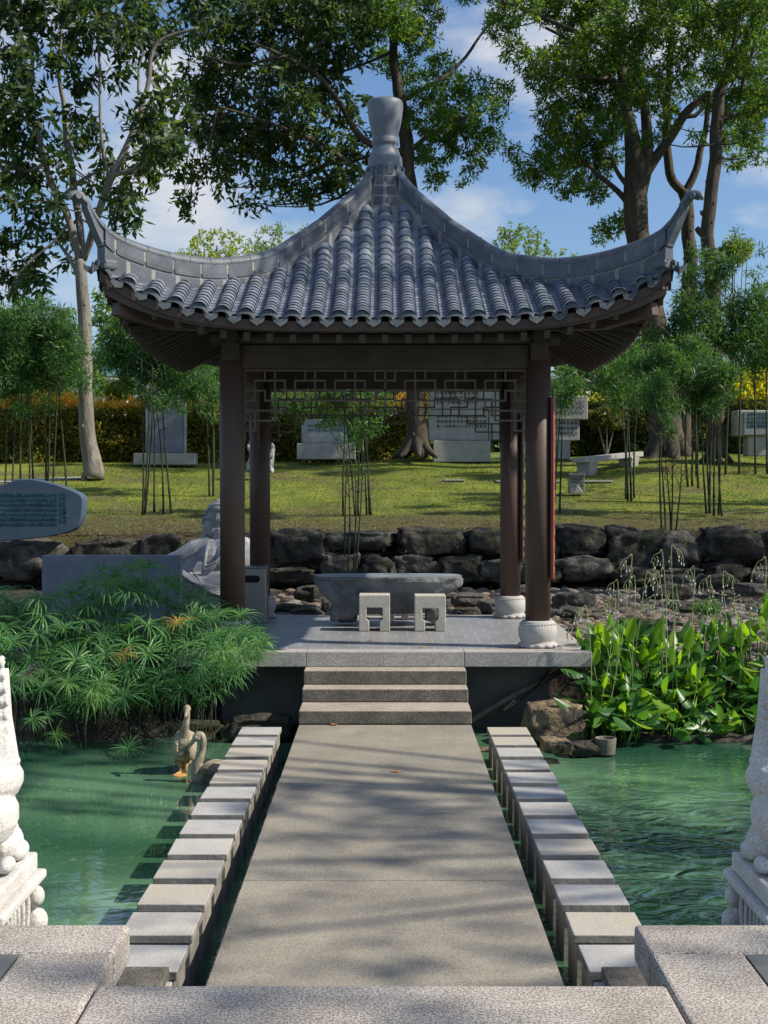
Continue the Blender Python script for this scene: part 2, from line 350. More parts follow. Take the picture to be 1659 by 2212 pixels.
# varied stain per stone: shift object coordinates through materials is not needed; give each cap its own tint copy
capm = [M_cap,
        mat('stepping_stone_top_grey', (0.37, 0.365, 0.35), (0.46, 0.45, 0.43), 2.1, 0.85, 0.25, 60, stain=(0.33, 0.31, 0.27), stain_scale=2.3, stain_pos=(0.5, 0.8), speck=((0.75, 0.75, 0.75), (1.1, 1.1, 1.1)), speck_scale=140, speck_amt=0.8, bdist=0.003),
        mat('stepping_stone_top_ochre', (0.41, 0.39, 0.35), (0.45, 0.40, 0.31), 3.1, 0.85, 0.25, 60, stain=(0.42, 0.41, 0.38), stain_scale=3.3, stain_pos=(0.5, 0.7), speck=((0.75, 0.75, 0.75), (1.1, 1.1, 1.1)), speck_scale=140, speck_amt=0.8, bdist=0.003)]
caps = [o for o in COL.objects if o.name.startswith('cap_slab')]
pat = [1, 1, 2, 2, 2, 1, 1, 1, 0, 2, 2, 0, 1, 0] + [2, 2, 1, 1, 1, 1, 0, 1, 2, 1, 1, 2, 1, 0]
for o, k in zip(caps, pat):
    if o is not proto[0]: pass
    o.data = o.data.copy(); o.data.materials.clear(); o.data.materials.append(capm[k]); o.data.materials.append(M_ped); o.data.polygons.foreach_set('material_index', [1, 0, 1, 1, 1, 1])  # cap sides take the darker pedestal colour to stand for shade
    sx = random.uniform(-3, 3)
    o.data.transform(Matrix.Translation((sx, sx * 0.7, 0))); o.data.update(); o.location.x -= sx; o.location.y -= sx * 0.7
for sx, nm in ((-1.27, 'left'), (1.27, 'right')):
    o = tb('concrete_block', sx - .165, sx + .165, 6.2, 7.06, -0.9, 0.05, M_step, 0.006)
    tag(o, 'rough brown concrete block overlapping the nearest %s stepping stone' % nm, 'concrete block', 'blocks at the near end of the stepping stones')

# platform and steps
ZP = 0.61
pl = thing('stone_platform', (0, 18, -0.3), 'square raised stone platform with granite edge carrying the pavilion', 'platform')
PX0, PX1, PY0, PY1 = -2.35, 2.35, 15.74, 20.2
def tiles_mat():
    m = bpy.data.materials.new('floor_tile'); m.use_nodes = True; n = m.node_tree.nodes; l = m.node_tree.links; b = n['Principled BSDF']
    t = n.new('ShaderNodeTexCoord'); br = n.new('ShaderNodeTexBrick'); br.offset = 0.5
    br.inputs['Scale'].default_value = 1; br.inputs['Brick Width'].default_value = 0.287; br.inputs['Row Height'].default_value = 0.42; br.inputs['Mortar Size'].default_value = 0.004
    br.inputs['Color1'].default_value = (0.23, 0.24, 0.26, 1); br.inputs['Color2'].default_value = (0.27, 0.28, 0.30, 1); br.inputs['Mortar'].default_value = (0.5, 0.46, 0.42, 1)
    nn = n.new('ShaderNodeTexNoise'); nn.inputs['Scale'].default_value = 1.3; nn.inputs['Detail'].default_value = 8
    rr = n.new('ShaderNodeValToRGB'); rr.color_ramp.elements[0].color = (0.75, 0.75, 0.75, 1); rr.color_ramp.elements[1].color = (1.15, 1.13, 1.1, 1)
    mx = n.new('ShaderNodeMix'); mx.data_type = 'RGBA'; mx.blend_type = 'MULTIPLY'; mx.inputs[0].default_value = 1
    l.new(t.outputs['Object'], br.inputs[0]); l.new(t.outputs['Object'], nn.inputs[0]); l.new(nn.outputs['Fac'], rr.inputs[0])
    l.new(br.outputs[0], mx.inputs[6]); l.new(rr.outputs[0], mx.inputs[7]); l.new(mx.outputs[2], b.inputs['Base Color'])
    b.inputs['Roughness'].default_value = 0.38; b.inputs['Specular IOR Level'].default_value = 0.5
    return m
M_floor = tiles_mat()
EW = 0.30
tb('floor', PX0 + EW + .004, PX1 - EW - .004, PY0 + EW + .004, PY1 - EW - .004, ZP - .12, ZP - .004, M_floor, 0, parent=pl)
for x0, x1 in ((PX0, -.904), (-.898, .898), (.904, PX1)):
    tb('edge_slab', x0, x1, PY0, PY0 + EW, ZP - .17, ZP, M_granite_edge, 0.006, parent=pl)
    tb('edge_slab', x0, x1, PY1 - EW, PY1, ZP - .17, ZP, M_granite_edge, 0.006, parent=pl)
for k in range(3):
    y0 = PY0 + EW + .006 + k * (PY1 - PY0 - 2 * EW - .01) / 3; y1 = y0 + (PY1 - PY0 - 2 * EW - .01) / 3 - .006
    tb('edge_slab', PX0, PX0 + EW, y0, y1, ZP - .17, ZP, M_granite_edge, 0.006, parent=pl)
    tb('edge_slab', PX1 - EW, PX1, y0, y1, ZP - .17, ZP, M_granite_edge, 0.006, parent=pl)
tb('support_wall', -1.92, 1.93, 16.3, 19.9, -1.1, ZP - .172, M_wall, 0, parent=pl)
st = thing('stone_steps', (0, 15.1, 0), 'three weathered stone steps rising from the walkway to the platform', 'steps')
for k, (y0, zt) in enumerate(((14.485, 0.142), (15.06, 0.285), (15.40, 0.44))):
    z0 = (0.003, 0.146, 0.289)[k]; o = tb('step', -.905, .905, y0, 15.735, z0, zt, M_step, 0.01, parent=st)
    o.data.materials.append(M_tread_lit); o.data.polygons[1].material_index = 1  # top face gets the lighter copy with sunlight in its colour
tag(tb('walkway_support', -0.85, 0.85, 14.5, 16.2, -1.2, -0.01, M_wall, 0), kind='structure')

# drain pipe
M_pipe = mat('old_pipe', (0.13, 0.11, 0.09), (0.2, 0.17, 0.14), 8, 0.7, 0.2)
p0 = P(1008, 1562, 15.9); p1 = P(1110, 1503, 16.05); p2 = P(1215, 1448, 16.3)
pp = thing('drain_pipe', p0, 'old brown drain pipe slanting under the right side of the platform', 'pipe')
MB().tube([p0, p1, p2], 0.034, 12).obj('pipe', M_pipe, pp, smooth=True)
MB().tube([p1 - (p2 - p1) * .03, p1 + (p2 - p1) * .03], 0.042, 12).obj('joint', M_pipe, pp, smooth=True)
cb = MB().tube(smoothpath([P(1112, 1512, 15.8), P(1080, 1540, 15.7), P(1140, 1500, 15.9), P(1170, 1470, 16.1), P(1185, 1448, 16.2)]), 0.008, 6)
tag(cb.obj('cable', mat('black_rubber', (0.012, 0.012, 0.012)), smooth=True, origin=tuple(P(1112, 1512, 15.8))), 'thin black cable hanging beside the drain pipe', 'cable')
# ================================================================ PAVILION
CY = 18.04
pav = thing('pavilion', (0, CY, ZP), 'four-posted Chinese garden pavilion with grey tiled roof and upturned corners', 'pavilion')
RR = [0, .15, .3, .6, .9, 1.19, 1.6, 1.94, 2.3, 2.6, 2.95, 3.3]
ZZ = [6.55, 6.25, 5.98, 5.62, 5.33, 5.10, 4.87, 4.71, 4.56, 4.435, 4.30, 4.19]
from bisect import bisect
def pz(r):
    i = max(0, min(len(RR) - 2, bisect(RR, r) - 1)); h = RR[i + 1] - RR[i]; t = (r - RR[i]) / h
    def sl(k):
        if k <= 0: return (ZZ[1] - ZZ[0]) / (RR[1] - RR[0])
        if k >= len(RR) - 1: return (ZZ[-1] - ZZ[-2]) / (RR[-1] - RR[-2])
        return (ZZ[k + 1] - ZZ[k - 1]) / (RR[k + 1] - RR[k - 1])
    return (2 * t ** 3 - 3 * t * t + 1) * ZZ[i] + (t ** 3 - 2 * t * t + t) * h * sl(i) + (-2 * t ** 3 + 3 * t * t) * ZZ[i + 1] + (t ** 3 - t * t) * h * sl(i + 1)
def surf(u, r):
    """u: sideways, r: distance from the centre toward one side"""
    t = min(1, abs(u) / max(r, 1e-3))
    return pz(r) + 0.60 * t ** 4.3 * (r / 3.1) ** 4
def reave(u):
    t = min(1, abs(u) / 3.1); return 2.95 + 0.15 * t ** 4
def rot(k, x, y, z):
    """local (sideways x, outward y) -> world for side k (0 front,1 right,2 back,3 left)"""
    for _ in range(k): x, y = y, -x      # placeholder, replaced below
    return x, y, z
def side(k, u, r, z):
    if k == 0: return (u, CY - r, z)
    if k == 1: return (r, CY + u, z)
    if k == 2: return (-u, CY + r, z)
    return (-r, CY - u, z)
PITCH = 0.252
tilesb = MB()
for k in range(4):
    for ci in range(-12, 13):
        u0 = ci * PITCH; rmin = max(abs(u0) + 0.07, 0.30); r = reave(u0)
        if rmin > r - .05: continue
        first = True; SEG = 10
        while r > rmin:
            r2 = max(r - 0.108, rmin - 0.03); rb = r2 - 0.012
            z1 = surf(u0, r); z2 = surf(u0, rb)
            d = Vector((0, rb - r, z2 - z1)); d.normalize(); nrm = Vector((0, -d.z, d.y)); nrm = nrm if nrm.z > 0 else -nrm
            vs = []
            for (rr, zz, ra) in ((r, z1, 0.0975), (rb, z2, 0.080), (r, z1, 0.0915), (rb + .03, z2 + (z1 - z2) * .2, 0.088)):
                for j in range(SEG + 1):
                    a = math.pi * j / SEG
                    vs.append(side(k, u0 + ra * math.cos(a), rr + nrm.y * (ra * math.sin(a) + .012), zz + nrm.z * (ra * math.sin(a) + .012) + (0.004 * random.random())))
            S = SEG + 1
            fs = [(j, j + 1, S + j + 1, S + j) for j in range(SEG)] + [(2 * S + j, 2 * S + j + 1, j + 1, j) for j in range(SEG)] + [(3 * S + j, 3 * S + j + 1, 2 * S + j + 1, 2 * S + j) for j in range(SEG)]
            tilesb.add(vs, fs)
            first = False; r = r2
    for ci in range(-13, 13):
        u0 = (ci + .5) * PITCH; rmin = max(abs(u0) + 0.05, 0.34); r = reave(u0)
        if rmin > r - .02: continue
        while r > rmin:
            r2 = max(r - 0.108, rmin - 0.03); rb = r2 - 0.02; z1 = surf(u0, r) + .036; z2 = surf(u0, rb) + .012
            vs = []; SG = 6
            for (rr, zz) in ((r, z1), (rb, z2), (r, z1 - .007), (rb + .04, z2 + .006)):
                for j in range(SG + 1):
                    w = -1 + 2 * j / SG
                    vs.append(side(k, u0 + w * 0.085, rr, zz + 0.035 * w * w - .012))
            S = SG + 1
            tilesb.add(vs, [(j, j + 1, S + j + 1, S + j) for j in range(SG)] + [(2 * S + j, 2 * S + j + 1, j + 1, j) for j in range(SG)] + [(3 * S + j, 3 * S + j + 1, 2 * S + j + 1, 2 * S + j) for j in range(SG)])
            r = r2
roof = tilesb.obj('roof_tiles', M_tile, pav, smooth=False)
# eave end tiles: scalloped crescent under each cover tile and pointed drip plate between
M_drip = mat('eave_tile', (0.055, 0.067, 0.078), (0.11, 0.125, 0.14), 14, 0.65, 0.4, 60, bdist=0.006)
for k in range(4):
    fl = MB()
    for ci in range(-12, 13):
        u0 = ci * PITCH; r = reave(u0); z = surf(u0, r)
        if abs(u0) + .05 > r: continue
        vs = []; N = 18
        sl = (surf(u0 + .05, r) - surf(u0 - .05, r)) / .1
        for j in range(N + 1):
            a = math.pi * j / N; ro = 0.102 + (0.008 if j % 2 else -0.004)
            for (ra, rz_, dr, dz) in ((ro, ro, 0.012, 0), (.084, .050, 0.030, -.012), (ro, ro, -0.01, 0)):
                x = ra * math.cos(a); vs.append(side(k, u0 + x, r + dr, z + rz_ * math.sin(a) - .006 + dz + sl * x))
        fs = []
        for j in range(N): fs += [(3 * j, 3 * j + 3, 3 * j + 4, 3 * j + 1), (3 * j, 3 * j + 2, 3 * j + 5, 3 * j + 3)]
        fl.add(vs, fs)
    for ci in range(-13, 13):
        u0 = (ci + .5) * PITCH; r = reave(u0); z = surf(u0, r)
        if abs(u0) > r + .08: continue
        sl = (surf(u0 + .05, r) - surf(u0 - .05, r)) / .1
        prof = [(-.088, .03), (-.05, .005), (0, -.004), (.05, .005), (.088, .03), (.075, -.035), (.045, -.06), (.018, -.075), (0, -.09), (-.018, -.075), (-.045, -.06), (-.075, -.035)]
        n = len(prof)
        vs = [side(k, u0 + x, r + .022 - zz * .25, z + zz + sl * x) for x, zz in prof] + [side(k, u0 + x, r + .008 - zz * .25, z + zz + sl * x) for x, zz in prof]
        fl.add(vs, [tuple(range(n)), tuple(range(2 * n - 1, n - 1, -1))] + [(i, (i + 1) % n, (i + 1) % n + n, i + n) for i in range(n)])
    fl.obj('eave_tile_row', M_drip, roof)
# roof board (brown) under the tiles
bd = MB()
for k in range(4):
    NU, NR = 28, 14; rs = np.linspace(0.05, 1, NR); base = len(bd.v)
    vs = []
    for i in range(NR):
        for j in range(NU + 1):
            w = -1 + 2 * j / NU; rr = rs[i] * 2.93
            u = w * rr; rr2 = rr + (0.14 * abs(w) ** 4) * rs[i] ** 6; u = w * rr2
            vs.append(side(k, u, rr2, surf(u, rr2) - .03))
    vs += [(x, y, z - .10) for x, y, z in vs]
    Q = NR * (NU + 1)
    fs = [(i * (NU + 1) + j, i * (NU + 1) + j + 1, (i + 1) * (NU + 1) + j + 1, (i + 1) * (NU + 1) + j) for i in range(NR - 1) for j in range(NU)]
    fs += [tuple(q + Q for q in f[::-1]) for f in fs]
    e = (NR - 1) * (NU + 1)
    fs += [(e + j, e + j + 1, Q + e + j + 1, Q + e + j) for j in range(NU)]
    bd.add(vs, fs)
bd.obj('roof_board', M_wood, pav)
# fascia: deeper toward the corners
fb = MB()
for k in range(4):
    NU = 40; vs = []
    for j in range(NU + 1):
        w = -1 + 2 * j / NU; rr = 2.90 + .14 * abs(w) ** 4; u = w * rr; z = surf(u, rr)
        dp = 0.150 + 0.11 * abs(w) ** 5
        for (dr, dz) in ((0, -.035), (-.01, -dp), (-.06, -dp), (-.05, -.035)):
            uu = w * (rr + dr); vs.append(side(k, uu, rr + dr, z + dz))
    fs = []
    for j in range(NU):
        for q in range(4): fs.append((4 * j + q, 4 * j + (q + 1) % 4, 4 * j + 4 + (q + 1) % 4, 4 * j + 4 + q))
    fb.add(vs, fs)
fb.obj('fascia_board', M_wood, pav)
# rafters
for k in range(4):
    for ci in range(-11, 12):
        u0 = ci * PITCH
        re = 2.87 + .1 * (abs(u0) / 3) ** 4; zt = surf(u0, 2.95) - 0.205
        if abs(u0) <= 1.9: a = (u0, max(0.9, abs(u0) + .03))
        else: a = (math.copysign(1.45 + (abs(u0) - 1.9) * .25, u0), 1.70)
        zi = surf(a[0], a[1]) - 0.20
        pa = Vector(side(k, a[0], a[1], zi)); pb = Vector(side(k, u0, re, zt))
        MB().bar(pa, pb, 0.07, 0.095).obj('rafter', M_wood2, pav, bevel=0.008, seg=1, origin=tuple(pb))
for sx, sy in ((-1, -1), (1, -1), (1, 1), (-1, 1)):
    a = Vector((sx * 1.2, CY + sy * 1.2, 4.42)); b_ = Vector((sx * 2.5, CY + sy * 2.5, 4.33)); c_ = Vector((sx * 2.93, CY + sy * 2.93, 4.42))
    h = MB().bar(a, b_, 0.13, 0.17).bar(b_ - (b_ - a).normalized() * .03, c_, 0.13, 0.15); h.obj('corner_rafter', M_wood, pav, bevel=0.01)
    a2 = Vector((sx * 2.3, CY + sy * 2.3, 4.50)); b2 = Vector((sx * 3.02, CY + sy * 3.02, 4.66)); MB().bar(a2, b2, 0.11, 0.10).obj('corner_rafter', M_wood, pav, bevel=0.01)
# hip ridges
tops = [(801, 366), (785, 388), (761, 413), (732, 437), (690, 473), (650, 499), (607, 527), (566, 546), (517, 554), (466, 558), (420, 555), (379, 548), (340, 539), (299, 526), (260, 511), (232, 495), (210, 472), (195, 448), (183, 424), (168, 411), (152, 414)]
tab = []
for x, y in tops:
    d = ray(x, y); Yc = CY / (1 - d.x); p = d * Yc; tab.append((-p.x, p.z + CAMZ))
ta = [q[0] for q in tab]; tz = [q[1] for q in tab]
def hz(a): return interp(a, ta, tz)
def hbot(a):
    s = surf(a, min(a, 3.02)) if a <= 3.02 else 4.78 + (a - 3.02) * 2.0
    return s
for sx, sy in ((-1, -1), (1, -1), (1, 1), (-1, 1)):
    dirv = Vector((sx, sy, 0)).normalized(); nv = Vector((-dirv.y, dirv.x, 0))
    def pt(a, off, z): return (sx * a + nv.x * off, CY + sy * a + nv.y * off, z)
    def strip(mb, a0, a1, w, z0f, z1f, n=4):
        vs = []
        for i in range(n + 1):
            a = a0 + (a1 - a0) * i / n; z0 = z0f(a); z1 = z1f(a)
            vs += [pt(a, -w, z0), pt(a, w, z0), pt(a, w, z1), pt(a, -w, z1)]
        fs = [(4 * i + q, 4 * i + (q + 1) % 4, 4 * i + 4 + (q + 1) % 4, 4 * i + 4 + q) for i in range(n) for q in range(4)]
        fs += [(3, 2, 1, 0), tuple(4 * n + q for q in range(4))]
        mb.add(vs, fs)
    ridge = MB(); strip(ridge, .22, 3.0, .070, lambda a: hbot(a) - .06, lambda a: hz(a) - .055, 40)
    ro = ridge.obj('hip_ridge', M_mortar, pav)
    blk = MB(); a = .24
    while a < 2.98:
        a1 = min(a + .27, 3.06) if a < 2.8 else 3.06
        strip(blk, a + .011, a1 - .011, .0745, lambda q: hz(q) - .225, lambda q: hz(q) - .05, 4)
        strip(blk, a + .007, a1 - .007, .084, lambda q: hz(q) - .24, lambda q: hz(q) - .195, 4)
        a = a1 + .002
    a = 0.5
    while a < 2.9:
        strip(blk, a + .012, a + .205, .073, lambda q: min(hbot(q) - .02, hz(q) - .26), lambda q: max(hbot(q) + .03, hz(q) - .262), 3)
        a += .235
    # curved horn
    strip(blk, 3.062, 3.20, .06, lambda q: interp(q, [3.06, 3.12, 3.2], [hz(3.06) - .27, hz(3.12) - .20, hz(3.2) - .13]), lambda q: hz(q) - .045, 5)
    blk.obj('ridge_block_row', M_tile_s, ro)
    cap = MB(); a = .20
    def capseg(a0, a1, n=4):
        vs = []; SG = 8
        for i in range(n + 1):
            q = a0 + (a1 - a0) * i / n; z = hz(q) - .06; ww = .078 if q < 3.05 else .078 - (q - 3.05) * .12
            for j in range(SG + 1):
                an = math.pi * j / SG; vs.append(pt(q, ww * math.cos(an), z + .065 * math.sin(an)))
            vs.append(pt(q, -ww, z - .02)); vs.append(pt(q, ww, z - .02))
        S = SG + 3
        fs = [(i * S + j, i * S + (j + 1) % S, (i + 1) * S + (j + 1) % S, (i + 1) * S + j) for i in range(n) for j in range(S)]
        fs += [tuple(range(S))[::-1], tuple(n * S + j for j in range(S))]
        cap.add(vs, fs)
    while a < 3.0:
        a1 = min(a + .205, 3.06); capseg(a + .003, a1 - .003); a = a1
    capseg(3.06, 3.24, 8)
    # curl at the tip
    tip = Vector(pt(3.25, 0, hz(3.25) - .04)); o_ = dirv
    pth = [Vector(pt(3.17, 0, hz(3.17) - .05)), Vector(pt(3.22, 0, hz(3.22) - .045)), tip, tip + o_ * .07 + Vector((0, 0, -.005)), tip + o_ * .115 + Vector((0, 0, -.035)), tip + o_ * .13 + Vector((0, 0, -.075))]
    cap.tube(smoothpath(pth), [.05] * 8 + [.048, .046, .044, .042, .04, .038, .036, .034, .03, .026, .022, .015, .012][:len(smoothpath(pth)) - 8], 10)
    cap.tube([tip + o_ * .04 + nv * -.065 + Vector((0, 0, -.02)), tip + o_ * .04 + nv * .065 + Vector((0, 0, -.02))], .036, 14)
    cap.obj('ridge_cap', M_tile_s, ro)
    # corner end stack under the horn
    cs = MB(); e = Vector((sx * 3.02, CY + sy * 3.02, 0)); M3 = Matrix((nv, dirv, Vector((0, 0, 1)))).transposed()
    cs.box(e + Vector((0, 0, hbot(3.0) + .29)), (.13, .14, .07), M3); cs.box(e + Vector((0, 0, hbot(3.0) + .18)) - dirv * .02, (.12, .12, .12), M3)
    cs.box(e + Vector((0, 0, hbot(3.0) + .07)) - dirv * .02, (.20, .16, .08), M3)
    cs.obj('ridge_end', M_tile_s, ro, bevel=.012)
    sc = MB()
    vs = []; N = 14
    for j in range(N + 1):
        an = math.pi * j / N; rr_ = .10 + (.007 if j % 2 else -.003)
        for (ra, dd) in ((rr_, .07), (rr_ * .6, .09), (rr_, -.08)):
            p = e + nv * (ra * math.cos(an)) + dirv * dd + Vector((0, 0, hbot(3.0) + .02 + ra * math.sin(an))); vs.append(p)
    fs = []
    for j in range(N): fs += [(3 * j, 3 * j + 3, 3 * j + 4, 3 * j + 1), (3 * j, 3 * j + 2, 3 * j + 5, 3 * j + 3)]
    sc.add(vs, fs); sc.obj('corner_tile', M_drip, ro)
# finial
def fy(y): return P(829.5, y, CY).z
prof = [(38.5, 400), (38.2, 372), (37.2, 352), (36.5, 345), (36, 341), (33.5, 338), (31.5, 333), (30, 330), (29, 324), (27, 321), (26, 316), (29, 313), (30, 310), (28.5, 306), (29, 303), (27.5, 300), (28, 297), (29, 291), (32, 278), (35, 262), (37.2, 246), (38.6, 232), (38.4, 224), (36.5, 219.5), (33, 217), (20, 216), (0.5, 216)]
MB().lathe([(a_ * PX(CY) * .995, fy(y_)) for a_, y_ in prof], (0, CY, 0), 40).obj('finial', mat('finial_clay', (0.13, 0.148, 0.18), (0.17, 0.188, 0.22), 4, 0.5, 0.08, 40, spec=0.45), pav, smooth=True)
nk = MB(); nk.lathe([(.41, 5.9), (.345, 6.1), (.295, 6.25), (.26, 6.38), (.243, 6.5), (.243, fy(374))], (0, CY, 0), 12); nk.obj('finial_base', M_mortar, pav)
nb = MB()
for j in range(12):
    an = 2 * math.pi * (j + .5) / 12 + 0
    for q, (z0, z1, ra) in enumerate(((6.47, 6.60, .236), (6.33, 6.455, .25), (6.19, 6.315, .29), (6.06, 6.175, .34))):
        c = Vector((math.cos(an) * ra, CY + math.sin(an) * ra, (z0 + z1) / 2)); Mr = Matrix.Rotation(an, 3, 'Z')
        nb.box(c, (.03, .082 + .012 * q, z1 - z0 - .018), Mr)
nb.obj('finial_brick', M_tile_s, pav)
# columns and their bases
CX = 1.788
for sx, sy in ((-1, -1), (1, -1), (1, 1), (-1, 1)):
    x, y = sx * CX, CY + sy * CX
    MB().lathe([(.146, 0.93), (.146, 4.10)], (x, y, 0), 40).obj('column', M_wood, pav, smooth=False, origin=None).data.polygons.foreach_set('use_smooth', [True] * 40 + [False] * 2)
    MB().box((x, y - sy * -.0, 4.055), (.205, .30, .21)).obj('column_cap', M_wood2, pav, bevel=.008)
    cb = MB(); pr = [(.215, ZP + .001), (.222, ZP + .03), (.21, ZP + .05), (.195, ZP + .062), (.205, ZP + .085), (.222, ZP + .13), (.229, ZP + .18), (.222, ZP + .235), (.202, ZP + .28), (.198, ZP + .292), (.192, ZP + .302), (.175, ZP + .312), (.146, ZP + .314)]
    cb.lathe(pr, (x, y, 0), 48)
    base = cb.obj('column_base', M_granite_lt, pav, smooth=True)
    bdz = MB()
    for j in range(40):
        an = 2 * math.pi * j / 40; bdz.ell((x + .205 * math.cos(an), y + .205 * math.sin(an), ZP + .272), (.011, .011, .011), None, 6, 4)
    for j in range(12):
        an = 2 * math.pi * j / 12; bdz.ell((x + .212 * math.cos(an), y + .212 * math.sin(an), ZP + .026), (.028, .05, .024), Matrix.Rotation(an, 3, 'Z'), 8, 5)
    bdz.obj('carved_relief', M_granite_lt, base, smooth=True)
# beams
for k in range(4):
    a = Vector(side(k, -CX + .09, CX, 4.0)); b_ = Vector(side(k, CX - .09, CX, 4.0))
    MB().bar(a, b_, .13, .27).obj('beam', M_wood2, pav, bevel=.006)
    a = Vector(side(k, -CX - .25, CX, 4.22)); b_ = Vector(side(k, CX + .25, CX, 4.22))
    MB().tube([a, b_], .085, 16).obj('purlin', M_wood2, pav)
    # purlin at mid height, carrying the rafters
    a = Vector(side(k, -1.0, .95, 4.98)); b_ = Vector(side(k, 1.0, .95, 4.98)); MB().tube([a, b_], .07, 12).obj('purlin', M_wood2, pav)
# ceiling closing the inner roof
MB().box((0, CY, 4.62), (2.9, 2.9, .03)).obj('ceiling', mat('ceiling_black', (0.03, 0.026, 0.024), None, 3, .8), pav)
# lattice: grid 28 x 7 cells, given as (col0,row0,col1,row1)
Lh = [(1, 1, 4, 1), (4, 2, 6, 2), (2, 3, 13, 3), (0, 2, 2, 2), (0, 3, 1, 3), (0, 4, 4, 4), (0, 5, 3, 5), (0, 6, 1, 6), (5, 1, 8, 1), (8, 2, 10, 2), (9, 1, 12, 1), (12, 2, 14, 2), (13, 1, 14, 1), (12, 4, 14, 4)]
Lv = [(0, 0, 0, 7), (1, 1, 1, 3), (1, 4, 1, 6), (4, 1, 4, 2), (6, 2, 6, 3), (2, 0, 2, 1), (2, 2, 2, 3), (3, 0, 3, 5), (4, 3, 4, 4), (5, 1, 5, 3), (6, 0, 6, 1), (7, 0, 7, 3), (8, 1, 8, 2), (10, 2, 10, 3), (9, 1, 9, 3), (10, 0, 10, 1), (11, 0, 11, 3), (12, 1, 12, 2), (13, 0, 13, 1), (13, 2, 13, 3), (12, 3, 12, 4)]
segs = [(0, 0, 28, 0), (14, 0, 14, 4)]
for s_ in Lh + Lv:
    segs.append(s_); segs.append((28 - s_[2], s_[1], 28 - s_[0], s_[3]) if s_[1] == s_[3] else (28 - s_[0], s_[1], 28 - s_[2], s_[3]))
Z0L = 3.842; HW = CX - .150; g = 2 * HW / 28
for k in range(4):
    lt = MB()
    for (c0, r0, c1, r1) in segs:
        if c0 > c1: c0, c1 = c1, c0
        hor = (r0 == r1); w = .021
        u0, u1 = -HW + c0 * g, -HW + c1 * g; z0, z1 = Z0L - r0 * g, Z0L - r1 * g
        if hor: dd = (u1 - u0 + w * .98, .034, w)
        else: dd = (w * .96, .030, abs(z1 - z0) + w * .9)
        c = side(k, (u0 + u1) / 2, CX, (z0 + z1) / 2)
        if k % 2 == 0: lt.box(c, dd)
        else: lt.box(c, (dd[1], dd[0], dd[2]))
    lt.obj('lattice_panel', mat('lattice_wood', (0.10, 0.076, 0.066), (0.135, 0.10, 0.087), 6, 0.6, 0.05), pav)
# couplet boards on the right-hand columns
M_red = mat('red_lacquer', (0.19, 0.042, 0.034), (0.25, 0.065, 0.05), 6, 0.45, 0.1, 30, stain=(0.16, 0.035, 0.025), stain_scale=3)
M_dkboard = mat('board_dark', (0.03, 0.018, 0.016), (0.05, 0.028, 0.024), 6, 0.45, 0.1)  # near-black tone used on the rear board alone
M_gold = mat('gold_paint', (0.75, 0.5, 0.12), (0.8, 0.55, 0.2), 8, 0.4, 0.0, metal=0.3)
def textmesh(body, size, ext=0.004, bold=0.0):
    c = bpy.data.curves.new('t', 'FONT'); c.body = body; c.size = size; c.extrude = ext; c.resolution_u = 1; c.align_x = 'CENTER'; c.offset = bold
    o = bpy.data.objects.new('t', c); COL.objects.link(o)
    dg = bpy.context.evaluated_depsgraph_get(); me = bpy.data.meshes.new_from_object(o.evaluated_get(dg))
    bpy.data.objects.remove(o); bpy.data.curves.remove(c)
    return me
def inscribe(cols, M4, dx, dy, size, mtl, name, parent, ext=0.004, rtl=True, bold=0.0):
    """vertical columns of characters, right to left, placed by matrix M4 (local x right, y up, z out)"""
    mb = MB()
    for i, cstr in enumerate(cols):
        for j, ch in enumerate(cstr):
            if ch == ' ': continue
            me = textmesh(ch, size, ext, bold)
            T = M4 @ Matrix.Translation(((-i if rtl else i) * dx, -j * dy, 0))
            mb.add([T @ v.co for v in me.vertices], [tuple(p.vertices) for p in me.polygons]); bpy.data.meshes.remove(me)
    return mb.obj(name, mtl, parent)
for y, lab in ((CY - CX, 'red couplet board lit by the sun on the front right column'), (CY + CX, 'dark couplet board in shade on the rear right column')):
    an = -12 * math.pi / 180; nrm = Vector((math.cos(an), math.sin(an), 0)); tg = Vector((-nrm.y, nrm.x, 0))
    c = Vector((CX, y, 0)) + nrm * .172
    M3 = Matrix((tg, nrm, Vector((0, 0, 1)))).transposed()
    z0, z1 = 1.41, 3.53
    bt = thing('couplet_board', c + Vector((0, 0, z0)), lab, 'couplet board', 'couplet boards on the columns')
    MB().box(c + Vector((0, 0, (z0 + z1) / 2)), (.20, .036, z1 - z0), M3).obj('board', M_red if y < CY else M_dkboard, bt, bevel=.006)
    M4 = Matrix.Translation(c + nrm * .0225 + Vector((0, 0, z1 - .27))) @ Matrix((tg, Vector((0, 0, 1)), nrm)).transposed().to_4x4()
    inscribe(['水光山色與人親說不盡無窮好'], M4, .2, .148, .085, M_gold, 'gold_characters', bt, .001)
